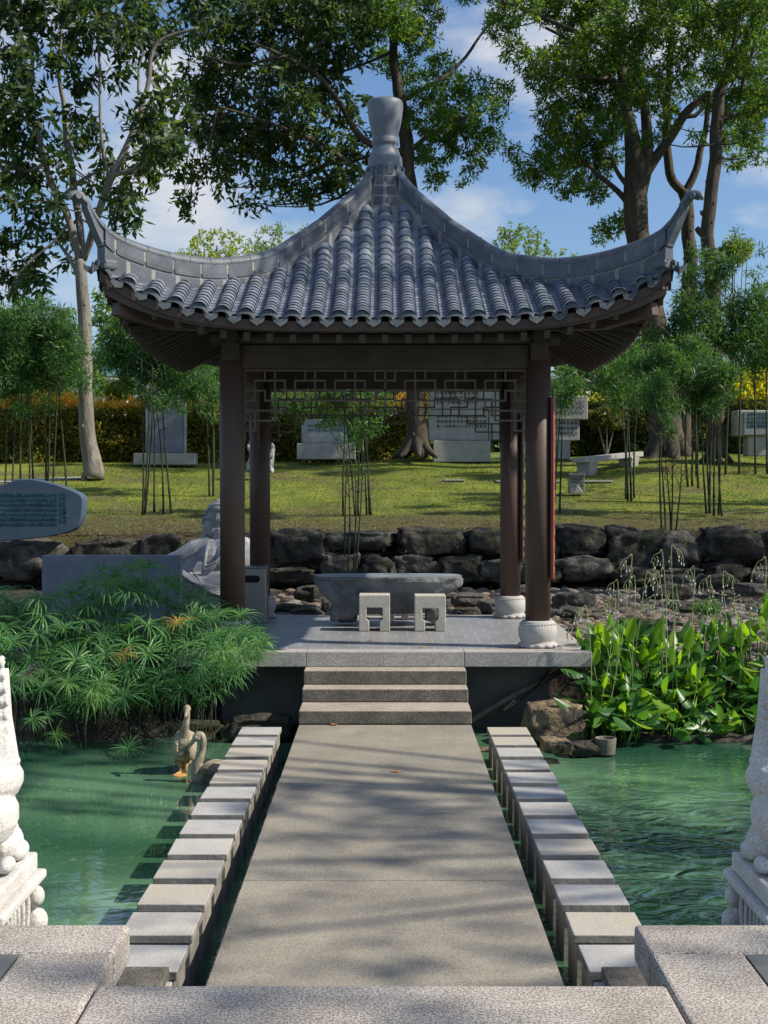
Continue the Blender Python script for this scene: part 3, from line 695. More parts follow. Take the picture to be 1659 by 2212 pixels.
# ================================================================ STONES AND OBJECTS
def nz3(p, s, k=0): return noise.noise((p[0] * s + k, p[1] * s + k * .7, p[2] * s - k))
_ico = {}
def ico(sub):
    if sub in _ico: return _ico[sub]
    import bmesh
    bm = bmesh.new(); bmesh.ops.create_icosphere(bm, subdivisions=sub, radius=1)
    V = np.array([v.co[:] for v in bm.verts]); Fc = np.array([[v.index for v in f.verts] for f in bm.faces]); bm.free()
    _ico[sub] = (V, Fc); return _ico[sub]
def rockmesh(name, size, seed, sub=4, square=0.55, rough=0.16, fine=0.03):
    V, Fc = ico(sub); out = np.zeros_like(V)
    for i, v in enumerate(V):
        w = np.sign(v) * np.abs(v) ** square
        w = w / max(1e-6, np.linalg.norm(w)) * (1 / max(np.abs(v)) ** (1 - square)) * .82
        d = 1 + rough * nz3(v, 1.1, seed) + rough * .6 * nz3(v, 2.7, seed + 5) - rough * .5 * abs(nz3(v, 4.5, seed + 3)) + fine * nz3(v, 11, seed + 9)
        out[i] = w * d
    out *= np.array(size) / 2
    return npmesh(name, out, Fc)
M_rock = mat('dark_boulder', (0.02, 0.018, 0.015), (0.12, 0.105, 0.09), 2.2, 0.95, 1.0, 9, detail=12, lo=0.38, hi=0.62, stain=(0.03, 0.035, 0.02), stain_scale=1.6, stain_pos=(0.48, 0.62), bdist=0.09)
M_rock2 = mat('grey_boulder', (0.04, 0.037, 0.033), (0.18, 0.165, 0.145), 2.6, 0.95, 1.0, 10, detail=12, lo=0.36, hi=0.64, stain=(0.05, 0.05, 0.04), stain_scale=2.2, stain_pos=(0.5, 0.62), bdist=0.07)
M_rock3 = mat('ochre_rock', (0.10, 0.08, 0.055), (0.36, 0.27, 0.16), 2.8, 0.95, 1.0, 11, detail=12, lo=0.36, hi=0.62, stain=(0.035, 0.035, 0.03), stain_scale=2.4, stain_pos=(0.5, 0.6), bdist=0.06)
def rock(name, c, size, label, m, seed, cat='boulder', group=None, rz=0, sub=4, **k):
    me = rockmesh(name, size, seed, sub, **k); o = linkobj(name, me, m, smooth=True); o.location = c; o.rotation_euler = (0, 0, rz)
    tag(o, label, cat, group); return o
# retaining wall of boulders between the stream bed and the lawn: photo boxes (x0,y0,x1,y1,depth)
top = [(-40, 1165, 165, 1260), (150, 1160, 320, 1232), (300, 1150, 400, 1250), (395, 1165, 520, 1250), (500, 1150, 600, 1240), (583, 1142, 716, 1232), (700, 1146, 850, 1190), (845, 1138, 1010, 1200), (1005, 1142, 1085, 1200),
       (1080, 1150, 1200, 1210), (1190, 1131, 1302, 1200), (1296, 1140, 1430, 1232), (1425, 1150, 1515, 1235), (1505, 1136, 1640, 1222), (1620, 1140, 1720, 1230)]
low = [(560, 1225, 690, 1262), (690, 1190, 775, 1262), (772, 1200, 850, 1262), (845, 1195, 950, 1262), (945, 1200, 1040, 1258), (1035, 1205, 1150, 1262), (1140, 1212, 1215, 1262), (1192, 1200, 1322, 1255), (1315, 1222, 1420, 1262), (1410, 1225, 1520, 1268), (1515, 1215, 1620, 1262), (1610, 1222, 1700, 1270), (100, 1235, 260, 1275), (250, 1238, 380, 1272)]
def bbrock(i, b, Y, dep, row, tot, m, sd):
    x0, y0, x1, y1 = b; c = P((x0 + x1) / 2, (y0 + y1) / 2, Y); w = (x1 - x0) * PX(Y) * 1.28; h = (y1 - y0) * PX(Y) * 1.25
    ord_ = (ordn + ['fifteenth'])[i]
    rock('boulder', c, (w, dep, h), '%s boulder from the left in the %s of the dark rock retaining wall' % (ord_, row), m, sd, group='boulders of the retaining wall', rz=random.uniform(-.25, .25), square=random.uniform(.4, .8), rough=random.uniform(.22, .42))
for i, b in enumerate(sorted(top)): bbrock(i, b, 27.3 + random.uniform(-.15, .15), 1.3, 'top row', len(top), M_rock if i % 3 else M_rock2, 10 + i)
for i, b in enumerate(sorted(low)): bbrock(i, b, 26.9 + random.uniform(-.15, .15), 1.1, 'bottom row', len(low), M_rock2 if i % 2 else M_rock, 60 + i)
# rocks in the dry stream and round the pond
st_rocks = [(1380, 1262, 1500, 1300, 24.5, 'dark flat rock on the pebbles left of the nodding flowers'), (1190, 1278, 1290, 1318, 23.5, 'dark stepped rock just right of the red couplet board'), (1500, 1240, 1600, 1275, 25, 'brown low rock on the pebbles toward the right edge'), (1587, 1258, 1650, 1290, 24, 'pale angular rock at the right edge of the pebbles'), (1330, 1335, 1420, 1362, 19.5, 'grey flat rock behind the broad-leaved plants'), (1200, 1310, 1262, 1335, 22, 'small grey slab beside the right front column base'),
            (585, 1302, 650, 1328, 21.6, 'brown flat stone right of the litter bin'), (625, 1312, 705, 1334, 21.2, 'light grey stone behind the left end of the table'), (590, 1325, 640, 1340, 20.8, 'small pale stone at the rear edge of the platform'), (640, 1262, 700, 1300, 23.0, 'dark slab further back behind the table'), (968, 1280, 1062, 1312, 22.6, 'layered dark slab right of the table'), (975, 1312, 1045, 1336, 21.0, 'rounded grey stone right of the table'), (1035, 1295, 1075, 1335, 21.4, 'brown upright stone beside the rear right column base'), (690, 1292, 735, 1335, 21.5, 'dark square stone under the left end of the table'), (1100, 1262, 1180, 1290, 24.0, 'dull brown rock between the two right columns'), (1440, 1300, 1520, 1322, 21, 'grey slab among the flowering stalks on the right')]
for i, (x0, y0, x1, y1, Y, ds) in enumerate(st_rocks):
    c = P((x0 + x1) / 2, (y0 + y1) / 2, Y)
    where = 'right of the pavilion' if x0 > 1080 else ('behind the stone table')
    rock('rock', c, ((x1 - x0) * PX(Y) * 1.1, .8, (y1 - y0) * PX(Y) * 1.2), ds, [M_rock, M_rock2][(i + (i > 6)) % 2], 100 + i, 'rock', rz=random.uniform(-.4, .4), sub=4, rough=.25)
rock('rock', P(1196, 1556, 15.3), (162 * PX(15.3) * 1.1, .7, 92 * PX(15.3) * 1.15), 'big brown rock with moss under the right corner of the platform', M_rock3, 201, 'rock', rz=.1, rough=.22)
rock('rock', P(1200, 1610, 14.3), (.42, .45, .20), 'ochre streaked rock at the waterline beside the far right stepping stones', M_rock3, 202, 'rock', rough=.3)
rock('rock', P(1262, 1618, 14.6), (.42, .4, .2), 'dark wet rock at the waterline right of the ochre one', M_rock, 203, 'rock', rough=.3)
rock('rock', P(560, 1575, 15.5), (1.0, .7, .42), 'dark rock under the left side of the platform', M_rock, 204, 'rock', rough=.25)
rock('rock', P(1048, 1625, 14.9), (.35, .3, .12), 'small ochre rock between the walkway and the right stepping stones', M_rock3, 205, 'rock', rough=.25)
rock('rock', P(300, 1590, 15.9), (2.6, .7, .5), 'dark bank rock behind the swans under the papyrus', M_rock, 206, 'rock', rough=.25)
rock('rock', P(1500, 1600, 15.5), (2.4, .5, .26), 'low dark bank rock at the foot of the broad-leaved plants', M_rock, 207, 'rock', rough=.25)
cp = thing('concrete_pot', P(1308, 1622, 14.6), 'small round concrete pot standing at the right waterline', 'pot')
MB().lathe([(.10, -.08), (.115, .09), (.095, .09), (.085, .03)], tuple(P(1308, 1612, 14.6)), 24).obj('pot', M_step, cp, bevel=.005)
# pebbles of the stream bed
PM = [mat('pebble_%s' % nme, c1, c2, 9, 0.85, 0.2, 30) for nme, c1, c2 in (('grey', (0.15, 0.138, 0.122), (0.26, 0.24, 0.21)), ('brown', (0.13, 0.095, 0.065), (0.24, 0.18, 0.125)), ('dark', (0.07, 0.06, 0.05), (0.14, 0.12, 0.10)), ('rust', (0.20, 0.115, 0.08), (0.28, 0.18, 0.13)))]
V0, F0 = ico(2)
def pebbles(name, n, xr, yr, sr, mi, zoff=0.0, lab=None):
    Vs = []; Fs = []; off = 0
    for i in range(n):
        x = random.uniform(*xr); y = random.uniform(*yr); s = random.uniform(*sr)
        if PX0 - .1 < x < PX1 + .05 and y < PY1 + .1: continue
        sc = np.array([s * random.uniform(.8, 1.5), s * random.uniform(.7, 1.2), s * random.uniform(.35, .7)]); a = random.uniform(0, 6.28)
        v = V0 * sc * (1 + .12 * np.sin(V0[:, [1, 2, 0]] * 3 + i)); ca, sa = math.cos(a), math.sin(a)
        v = np.stack([v[:, 0] * ca - v[:, 1] * sa + x, v[:, 0] * sa + v[:, 1] * ca + y, v[:, 2] + zground(x, y) + zoff + s * .15], 1)
        Vs.append(v); Fs.append(F0 + off); off += len(V0)
    return linkobj(name, npmesh(name, np.concatenate(Vs), np.concatenate(Fs)), PM[mi], smooth=True)
for mi, (nn, sr) in enumerate(((1100, (.05, .11)), (1000, (.05, .11)), (1100, (.06, .13)), (160, (.05, .09)))):
    o = pebbles('pebbles', nn, (2.3, 8.5), (18.2, 26.8), sr, mi); tag(o, '%s river pebbles covering the dry stream bed right of the pavilion' % ('grey', 'brown', 'dark', 'rusty')[mi], 'pebbles', kind='stuff')
for mi, (nn, sr) in enumerate(((300, (.05, .13)), (300, (.05, .12)), (300, (.06, .16)))):
    o = pebbles('pebbles', nn, (-4.5, 2.6), (20.4, 26.6), sr, mi); tag(o, '%s pebbles lying in the stream bed behind the stone table' % ('grey', 'brown', 'dark')[mi], 'pebbles', kind='stuff')
for mi, nn in ((2, 1500), (0, 900)):
    o = pebbles('gravel', nn, (2.3, 6.0), (16.6, 19.2), (.02, .045), mi); tag(o, '%s gravel on the bank beside the platform' % ('grey' if mi == 0 else 'dark'), 'gravel', kind='stuff')

# ---- stone table and stools
M_table = mat('rough_bluestone', (0.10, 0.105, 0.11), (0.25, 0.26, 0.265), 2.4, 0.9, 1.0, 11, detail=12, lo=.36, hi=.66, stain=(0.30, 0.31, 0.31), stain_scale=3.0, stain_pos=(0.56, 0.78), bdist=0.05)
TY = 18.85; ztop = P(840, 1243, TY).z
tt = thing('stone_table', (P(838, 1300, TY).x, TY, ZP), 'long rough bluestone table like a boat, under the pavilion roof', 'table')
xs = np.linspace(0, 1, 41); V = []; Fc = []
xl, xr_ = P(680, 1250, TY).x, P(996, 1250, TY).x
NS = 28; prof_z = np.linspace(0, 1, 22)
for iz, tz_ in enumerate(prof_z):
    z = ZP + .33 * 0 + (ztop - ZP - .16) * 0
    # from bottom (legs joined) up to the top edge
    zz = (ZP + .16) + (ztop - ZP - .16) * tz_
    inset = .62 * max(0, (.78 - tz_) / .78) ** 1.25 + .03 * (1 - tz_)
    for j in range(NS * 2):
        a = 2 * math.pi * j / (NS * 2); ca, sa = math.cos(a), math.sin(a)
        ex = math.copysign(abs(ca) ** .45, ca); ey = math.copysign(abs(sa) ** .6, sa)
        x = (xl + xr_) / 2 + ex * ((xr_ - xl) / 2 - inset * (.62 if ca < 0 else .85)); y = TY + ey * (.43 - .16 * (1 - tz_))
        d = .07 * (1 - .8 * (tz_ > .93)) * nz3((x, y, zz), 2.6, 2) + .035 * nz3((x, y, zz), 8, 4) * (1 - .7 * (tz_ > .93))
        V.append((x + ex * d, y + ey * d, zz + (.015 * nz3((x, y, 0), 5, 8) if tz_ < .2 else 0)))
S = NS * 2
Fs = [(i * S + j, i * S + (j + 1) % S, (i + 1) * S + (j + 1) % S, (i + 1) * S + j) for i in range(21) for j in range(S)]
tm = MB(); tm.add(V, Fs + [tuple(range(S))[::-1], tuple(21 * S + j for j in range(S))])
tm.obj('table_body', M_table, tt, smooth=False).data.polygons.foreach_set('use_smooth', [True] * (21 * S) + [False, False])
mt = mat('table_top_stone', (0.13, 0.15, 0.18), (0.30, 0.33, 0.37), 2.5, 0.35, 0.1, spec=.5)  # paler, bluer and smoother than the rough table body
V2 = [(v[0] * 1.0, v[1], ztop + .004) for v in V[-S:]]; cxy = ((xl + xr_) / 2, TY)
V2 = [(cxy[0] + (v[0] - cxy[0]) * .985, cxy[1] + (v[1] - cxy[1]) * .97, ztop + .003) for v in V2]
MB().add(V2, [tuple(range(S))]).obj('table_top', mt, tt)
for x0, x1, seed in ((712, 776, 3), (918, 958, 7)):
    c = P((x0 + x1) / 2, 1318, TY); me = rockmesh('leg', ((x1 - x0) * PX(TY) * 1.25, .6, .42), seed, 4, rough=.18)
    lg = linkobj('leg', me, M_table, tt, smooth=True, origin=(c.x, TY, ZP + .19))
M_stool = mat('stool_granite', (0.46, 0.445, 0.40), (0.56, 0.54, 0.49), 4, 0.85, 0.35, 90, speck=((0.55, 0.55, 0.53), (1.2, 1.2, 1.2)), speck_scale=95, speck_amt=0.8, bdist=0.004, stain=(0.32, 0.33, 0.26), stain_scale=3)
M_stool_d = mat('stool_dark', (0.10, 0.10, 0.095), (0.18, 0.175, 0.165), 4, 0.9, 0.35, 60)
def stool(cx, Y, w, h, dep, label, m):
    t = .082 * w / .395; leg = w * .33; nb_ = .04
    zb = ZP
    poly = [(-w / 2, 0), (-w / 2 + leg, 0), (-w / 2 + leg, .13), (-w / 2 + leg - nb_ * .9, .155), (-w / 2 + leg - nb_ * .9, .155), (-w / 2 + leg - nb_ * .9, h - .165), (w / 2 - leg + nb_ * .9, h - .165), (w / 2 - leg + nb_ * .9, .155), (w / 2 - leg, .13), (w / 2 - leg, 0), (w / 2, 0), (w / 2, h), (-w / 2, h)]
    poly = [(x + cx, z + zb + .001) for x, z in poly]
    mb = MB(); mb.prism([poly[i] for i in (0, 1, 2, 3, 5, 6, 7, 8, 9, 10, 11, 12)], Y, Y + dep)
    o = mb.obj('stone_stool', m, None, bevel=.008, seg=2, origin=(cx, Y + dep / 2, zb)); tag(o, label, 'stool', 'stone stools round the table')
    return o
YS = 17.96
stool(P(809, 1364, YS).x, YS, .40, .468, .36, 'pale granite stool with a keyhole opening, front left of the table', M_stool)
stool(P(929.5, 1364, YS).x, YS, .40, .46, .36, 'pale granite stool with a keyhole opening, front right of the table', M_stool)
stool(P(860, 1338, 19.45).x, 19.45, .30, .30, .3, 'dark stool behind the table seen between the two pale stools', M_stool_d)
stool(P(936, 1338, 19.45).x, 19.45, .22, .30, .3, 'dark stool behind the table seen through the right pale stool', M_stool_d)
# ---- litter bin
M_steel = mat('brushed_steel', (0.26, 0.25, 0.235), (0.34, 0.33, 0.31), 2, 0.35, 0.05, 60, metal=0.85, sz=.1, stain=(0.25, 0.22, 0.18), stain_scale=1.2, stain_pos=(.55, .8))
BY = 18.98; bx0, bx1 = P(486, 1300, BY).x, P(575, 1300, BY).x; bt_ = P(540, 1228, BY).z
bn_ = thing('litter_bin', ((bx0 + bx1) / 2, BY + .2, ZP), 'brushed steel litter bin with a rounded slot behind the left front column', 'litter bin')
MB().box(((bx0 + bx1) / 2, BY + .2, (ZP + bt_) / 2 + .001), (bx1 - bx0, .4, bt_ - ZP)).obj('body', M_steel, bn_, bevel=.012)
MB().box(((bx0 + bx1) / 2, BY + .2, bt_ + .012), (bx1 - bx0 + .014, .414, .02)).obj('lid', M_steel, bn_, bevel=.006)
sl = []; xa, xb = P(500, 1250, BY).x, P(562, 1250, BY).x; za = P(540, 1251, BY).z; rr_ = .05
for k in range(9): an = -math.pi / 2 + math.pi * k / 8; sl.append((xb - rr_ + rr_ * math.cos(an), za + rr_ * math.sin(an)))
for k in range(9): an = math.pi / 2 + math.pi * k / 8; sl.append((xa + rr_ + rr_ * math.cos(an), za + rr_ * math.sin(an)))
MB().prism(sl, BY - .003, BY + .01).obj('slot', mat('slot_black', (0.008, 0.008, 0.008)), bn_)
cxr = ((xa + xb) / 2, za)
so_ = [(cxr[0] + (x - cxr[0]) * 1.09, cxr[1] + (z - cxr[1]) * 1.24) for x, z in sl]
ring = MB(); n_ = len(sl); ring.add([(x, BY - .006, z) for x, z in so_] + [(x, BY - .006, z) for x, z in sl], [(i, (i + 1) % n_, (i + 1) % n_ + n_, i + n_) for i in range(n_)]); ring.obj('slot_rim', M_steel, bn_)
# ---- stone figure of a seated man
M_stat = mat('statue_granite', (0.27, 0.28, 0.30), (0.38, 0.39, 0.41), 5, 0.9, 0.5, 60, speck=((0.6, 0.6, 0.6), (1.2, 1.2, 1.2)), speck_scale=70, speck_amt=0.7, bdist=0.012)
SY = 23.0
def S_(x, y, dy=0): p = P(x - 5, y, SY); return Vector((p.x, SY + dy, p.z))
sf = MB(); q = PX(SY)
sf.ell(S_(470, 1116), (21 * q, 24 * q, 27 * q)); sf.ell(S_(461, 1138), (15 * q, 18 * q, 22 * q)); sf.ell(S_(474, 1100), (22 * q, 24 * q, 17 * q)); sf.ell(S_(490, 1112), (17 * q, 20 * q, 22 * q)); sf.ell(S_(478, 1086), (12 * q, 12 * q, 8 * q)); sf.ell(S_(494, 1096), (12 * q, 12 * q, 9 * q))
sf.tube([S_(480, 1140), S_(486, 1175)], [16 * q, 22 * q], 14)
sf.tube([S_(450, 1113), S_(444, 1124), S_(441.5, 1130), S_(450, 1132)], [2.6 * q, 3.6 * q, 4.2 * q, 3 * q], 8)
sf.ell(S_(446.5, 1138), (4 * q, 7 * q, 2.4 * q)); sf.ell(S_(448, 1142.5), (4 * q, 6 * q, 2.4 * q)); sf.ell(S_(451, 1150), (7 * q, 8 * q, 6 * q)); sf.ell(S_(453, 1110), (7 * q, 17 * q, 3 * q)); sf.ell(S_(455, 1119, -.13), (5 * q, 4 * q, 2.4 * q))
sf.tube([S_(450, 1150), S_(446, 1164), S_(444, 1176)], [7.5 * q, 7 * q, 3 * q], 10)
sf.ell(S_(483, 1126, -.18), (4.5 * q, 4 * q, 8 * q))
for k in range(9): sf.ell(S_(451 + 5 * k, 1104 - 6 * math.sin(k / 8 * 3.1), -.09 - .018 * k), (4 * q, 5 * q, 4.5 * q))
for k in range(4): sf.tube(smoothpath([S_(456 + k * 8, 1100 - k * 2, -.15), S_(470 + k * 8, 1090 - k, -.17), S_(486 + k * 4, 1092, -.15)]), [2.2 * q] * 9, 5)
sf.ell(S_(495, 1215), (60 * q, 46 * q, 60 * q)); sf.ell(S_(462, 1205), (48 * q, 44 * q, 44 * q)); sf.ell(S_(520, 1215), (55 * q, 40 * q, 58 * q)); sf.ell(S_(440, 1225), (62 * q, 44 * q, 42 * q), Matrix.Rotation(-.35, 3, 'Y'))
sf.tube([S_(458, 1176, -.05), S_(425, 1188, -.12), S_(392, 1205, -.16), S_(352, 1212, -.2)], [20 * q, 22 * q, 17 * q, 7 * q], 14)
sf.ell(S_(470, 1262, -.15), (100 * q, 55 * q, 34 * q)); sf.ell(S_(415, 1262, -.25), (62 * q, 40 * q, 30 * q), Matrix.Rotation(.35, 3, 'Y')); sf.ell(S_(545, 1250), (36 * q, 40 * q, 40 * q))
for k in range(4): sf.tube(smoothpath([S_(395 + k * 14, 1225 + k * 4, -.50), S_(440 + k * 8, 1256 + k * 5, -.58), S_(505, 1264 + k * 6, -.52)]), [3.4 * q] * 9, 6)
for k in range(3): sf.tube(smoothpath([S_(500 - k * 7, 1166 + k * 6, -.26), S_(485 - k * 5, 1205 + k * 8, -.44), S_(452, 1222 + k * 8, -.44)]), [3.2 * q] * 9, 6)
sf.tube(smoothpath([S_(458, 1170, -.26), S_(456, 1198, -.40), S_(452, 1226, -.44)]), [4.5 * q] * 9, 6)
stt = thing('stone_statue', (S_(470, 1300).x, SY, S_(470, 1300).z), 'grey stone statue of a bearded man in a robe, seated behind the left columns', 'statue')
sf.obj('figure', M_stat, stt, remesh=.0115, smooth_it=1)
MB().box(tuple(S_(450, 1318)), (1.35, .9, .6)).obj('plinth', M_stat, stt, bevel=.03)
# ---- low sign wall left of the statue
M_blue = mat('polished_bluestone', (0.16, 0.18, 0.22), (0.24, 0.27, 0.32), 3, 0.5, 0.1, 60, speck=((.8, .8, .8), (1.1, 1.1, 1.1)), speck_scale=120, speck_amt=.6)
YW = 20.8; a, b_ = P(90, 1200, YW), P(390, 1200, YW)
sw = MB().box(((a.x + b_.x) / 2, YW + .1, (a.z + .2) / 2), (b_.x - a.x, .2, a.z - .2)).obj('stone_slab', M_blue, None, bevel=.01, origin=((a.x + b_.x) / 2, YW, .2))
tag(sw, 'long low grey-blue stone slab rising behind the papyrus, left of the statue', 'stone slab')
# ---- inscribed boulder on the left
M_insc = mat('inscribed_bluestone', (0.05, 0.082, 0.125), (0.075, 0.112, 0.16), 2.5, 0.7, 0.25, 40, speck=((.8, .8, .8), (1.12, 1.12, 1.12)), speck_scale=90, speck_amt=.7)
M_teal = mat('teal_lettering', (0.02, 0.085, 0.11), (0.03, 0.11, 0.13), 5, .7, 0)
M_black = mat('black_lettering', (0.03, 0.035, 0.035), None, 5, .7, 0)
YI = 26.6
ol = [(-70, 1056), (-30, 1050), (0, 1047), (21, 1041), (40, 1035.5), (67, 1035), (94, 1040), (118, 1046), (139, 1053), (167, 1065), (176, 1073), (178.5, 1085), (177, 1105), (174, 1122), (162, 1141), (141, 1152), (106, 1159), (59, 1165), (0, 1169), (-60, 1171), (-90, 1140), (-95, 1100), (-88, 1070)]
pl2 = smoothpath([P(x, y, YI) for x, y in ol] + [P(*ol[0], YI)], 3)[:-1]
isb = thing('inscribed_stone', (P(40, 1165, YI).x, YI, P(40, 1168, YI).z), 'blue-grey inscribed boulder with teal vertical writing at the left edge', 'inscribed stone')
MB().prism([(p.x, p.z) for p in pl2], YI, YI + .45).obj('slab', M_insc, isb, bevel=.02, seg=3)
q = PX(YI); M4 = Matrix.Translation((P(137, 1076, YI).x, YI - .004, P(137, 1076, YI).z)) @ Matrix.Rotation(R(90), 4, 'X')
inscribe(['念奴嬌詞'], M4, .2, 17 * q, 15 * q, M_teal, 'title', isb, .003, bold=.004)
M4 = Matrix.Translation((P(121, 1071, YI).x, YI - .004, P(121, 1071, YI).z)) @ Matrix.Rotation(R(90), 4, 'X')
inscribe(['大江東去浪淘盡', '千古風流人物故', '壘西邊人道是三', '國周郎赤壁亂石', '穿空驚濤拍岸捲', '起千堆雪江山如', '畫一時多少豪傑', '遙想公瑾當年小', '喬初嫁了雄姿英', '發羽扇綸巾談笑', '間檣櫓灰飛煙滅', '故國神遊多情應', '笑我早生華髮人', '生如夢一尊還酹'], M4, 8.8 * q, 10.5 * q, 7.2 * q, M_teal, 'inscription', isb, .003, bold=.003)
# ---- steles and inscribed walls on the lawn
M_slab = mat('pale_stone', (0.30, 0.295, 0.27), (0.42, 0.41, 0.375), 3, 0.85, 0.3, 40, stain=(0.20, 0.19, 0.17), stain_scale=1.5, stain_pos=(.55, .85))
M_stele = mat('stele_slate', (0.15, 0.165, 0.21), (0.22, 0.235, 0.28), 3, 0.55, 0.1, 40)
def slabpx(name, x0, y0, x1, y1, Y, dep, m, parent, bevel=.02):
    a, b_ = P(x0, y1, Y), P(x1, y0, Y)
    return MB().box(((a.x + b_.x) / 2, Y + dep / 2, (a.z + b_.z) / 2), (b_.x - a.x, dep, b_.z - a.z)).obj(name, m, parent, bevel=bevel)
def groundthing(name, x, Y, lab, cat, group=None):
    p = P(x, 1000, Y); return thing(name, (p.x, Y, zlawn(p.x, Y)), lab, cat, group)
YE = 40.3
t_ = groundthing('stele', 357, YE, 'tall blue-grey upright stone stele on a pale base among bamboo on the left', 'stele')
slabpx('slab', 314, 838, 397, 978, YE + .15, .22, M_stele, t_); slabpx('slab_edge', 397.5, 838, 400.5, 978, YE + .13, .26, M_slab, t_, .005); slabpx('base', 288, 978.5, 421, 1004, YE, .6, M_slab, t_)
t_ = groundthing('inscribed_wall', 695, 41.5, 'low blue-grey inscribed wall on a pale base seen through the pavilion, left of the trunk', 'inscribed wall')
slabpx('panel', 651, 905, 752, 957, 41.6, .3, mat('panel_grey', (0.24, 0.26, 0.27), (0.33, 0.35, 0.36), 4, .8, .2), t_); slabpx('base', 641, 957.5, 768, 992, 41.4, .6, M_slab, t_)
q = PX(41.6)
M4 = Matrix.Translation((P(738, 922, 41.6).x, 41.59, P(738, 922, 41.6).z)) @ Matrix.Rotation(R(90), 4, 'X')
inscribe(['明月', '幾時', '有把', '酒問', '青天', '不知', '天上', '宮闕', '今夕', '是何', '年我'], M4, 7 * q, 9 * q, 6 * q, M_teal, 'inscription', t_)
t_ = groundthing('inscribed_wall', 1080, 41.5, 'large stepped cream wall with rows of carved characters, right of the trunk behind the pavilion', 'inscribed wall')
slabpx('panel', 925, 885, 1055, 951, 41.5, .35, M_slab, t_); slabpx('panel', 1056, 880, 1252, 951, 41.55, .35, M_slab, t_); slabpx('panel', 928, 838, 1090, 884, 41.6, .35, M_slab, t_); slabpx('panel', 1091, 856, 1270, 906, 41.45, .35, M_slab, t_)
slabpx('base', 936, 951.5, 1060, 998, 41.3, .6, M_slab, t_); slabpx('base', 1100, 951.5, 1232, 992, 41.3, .6, M_slab, t_)
txt = '東坡居士在惠州日啖荔枝三百顆不辭長作嶺南人羅浮山下四時春盧橘楊梅次第新一蓑煙雨任平生莫聽穿林打葉聲何妨吟嘯且徐行竹杖芒鞋輕勝馬誰怕回首向來蕭瑟處歸去也無風雨也無晴'
ti = 0
def take(n):
    global ti
    s_ = ''.join(txt[(ti + k) % len(txt)] for k in range(n)); ti += n; return s_
for (x, y, nc, nr, dx, dy, sz, Yp) in ((1048, 902, 13, 3, 8.4, 10.5, 6.2, 41.49), (1260, 870, 9, 3, 8.4, 10.5, 6.2, 41.44), (1244, 916, 8, 3, 8.6, 11, 6.2, 41.54), (1030, 851, 11, 3, 8.4, 10.5, 6.2, 41.59)):
    q = PX(Yp); p = P(x, y, Yp); M4 = Matrix.Translation((p.x, Yp - .004, p.z)) @ Matrix.Rotation(R(90), 4, 'X')
    inscribe([take(nr) for _ in range(nc)], M4, dx * q, dy * q, sz * q, M_black, 'inscription', t_)
t_ = groundthing('inscribed_wall', 1640, 38.5, 'cream inscribed block on a square pedestal at the right edge of the lawn', 'inscribed wall')
slabpx('panel', 1592, 886, 1690, 941, 38.5, .7, M_slab, t_, .03); slabpx('inscribed_face', 1608, 889, 1690, 939, 38.46, .035, mat('panel_blue', (0.22, 0.25, 0.26), (0.30, 0.33, 0.34), 5, .8, .2), t_, .005); slabpx('pedestal', 1616, 941.5, 1690, 985, 38.6, .6, M_slab, t_)
q = PX(38.4); p = P(1658, 897, 38.4); M4 = Matrix.Translation((p.x, 38.455, p.z)) @ Matrix.Rotation(R(90), 4, 'X')
inscribe(['沒明淡風', '文朋清流', '史方松陰', '筆東仙寺', '墨人信和', '人久法水'], M4, 8.0 * q, 8.6 * q, 7.2 * q, M_teal, 'inscription', t_, bold=.003)
# bench
t_ = groundthing('stone_bench', 1310, 38.2, 'pale stone bench with splayed legs on the sunny lawn to the right', 'bench')
a, b_ = P(1250, 994, 37.6), P(1375, 981, 39.2); MB().bar(a, b_, .5, .13).obj('seat', M_slab, t_, bevel=.01)
for fx in (.14, .86):
    c = a.lerp(b_, fx); g_ = zlawn(c.x, c.y); d_ = (b_ - a).normalized(); d_.z = 0
    mb = MB(); M3 = Matrix((d_, Vector((-d_.y, d_.x, 0)), Vector((0, 0, 1)))).transposed(); mb.box((c.x, c.y, (g_ - .1 + c.z - .066) / 2), (.26, .38, c.z - .066 - g_ + .1), M3, 1.35); mb.obj('leg', M_slab, t_, bevel=.01)
# small drilled stone box
t_ = groundthing('stone_lantern_box', 1246, 34.8, 'small grey stone box drilled with rows of holes, with a triangular stone in front', 'stone box')
gz = P(1246, 1064, 33.9)
slabpx('box', 1231, 1028, 1263, 1066, 33.9, .35, mat('box_grey', (0.19, 0.20, 0.19), (0.27, 0.28, 0.27), 6, .85, .3), t_, .01); slabpx('cap', 1229, 1022, 1265, 1028.5, 33.86, .43, M_stool_d, t_, .01)
hb = MB()
for r_ in range(3):
    for c_ in range(5): p = P(1236 + c_ * 5.6, 1035 + r_ * 7, 33.89); hb.tube([p, p + Vector((0, .03, 0))], .016, 8)
hb.obj('drill_holes', mat('slot_black', (0.008, 0.008, 0.008)), t_)
a, b_, c = P(1236, 1066, 33.7), P(1260, 1066, 33.7), P(1247, 1046, 33.7); MB().prism([(a.x, a.z), (b_.x, b_.z), (c.x, c.z)], 33.6, 33.75).obj('triangular_stone', M_slab, t_, bevel=.02)
# scholar's rock
o = rock('scholar_rock', P(566, 985, 37.5), (.85, .6, 1.05), 'pitted pale scholar rock between the two left columns', mat('scholar_stone', (0.12, 0.13, 0.15), (0.42, 0.44, 0.47), 5, .8, 1.0, 9, lo=.4, hi=.55, bdist=.08), 301, 'ornamental rock', rough=.5, sub=5)
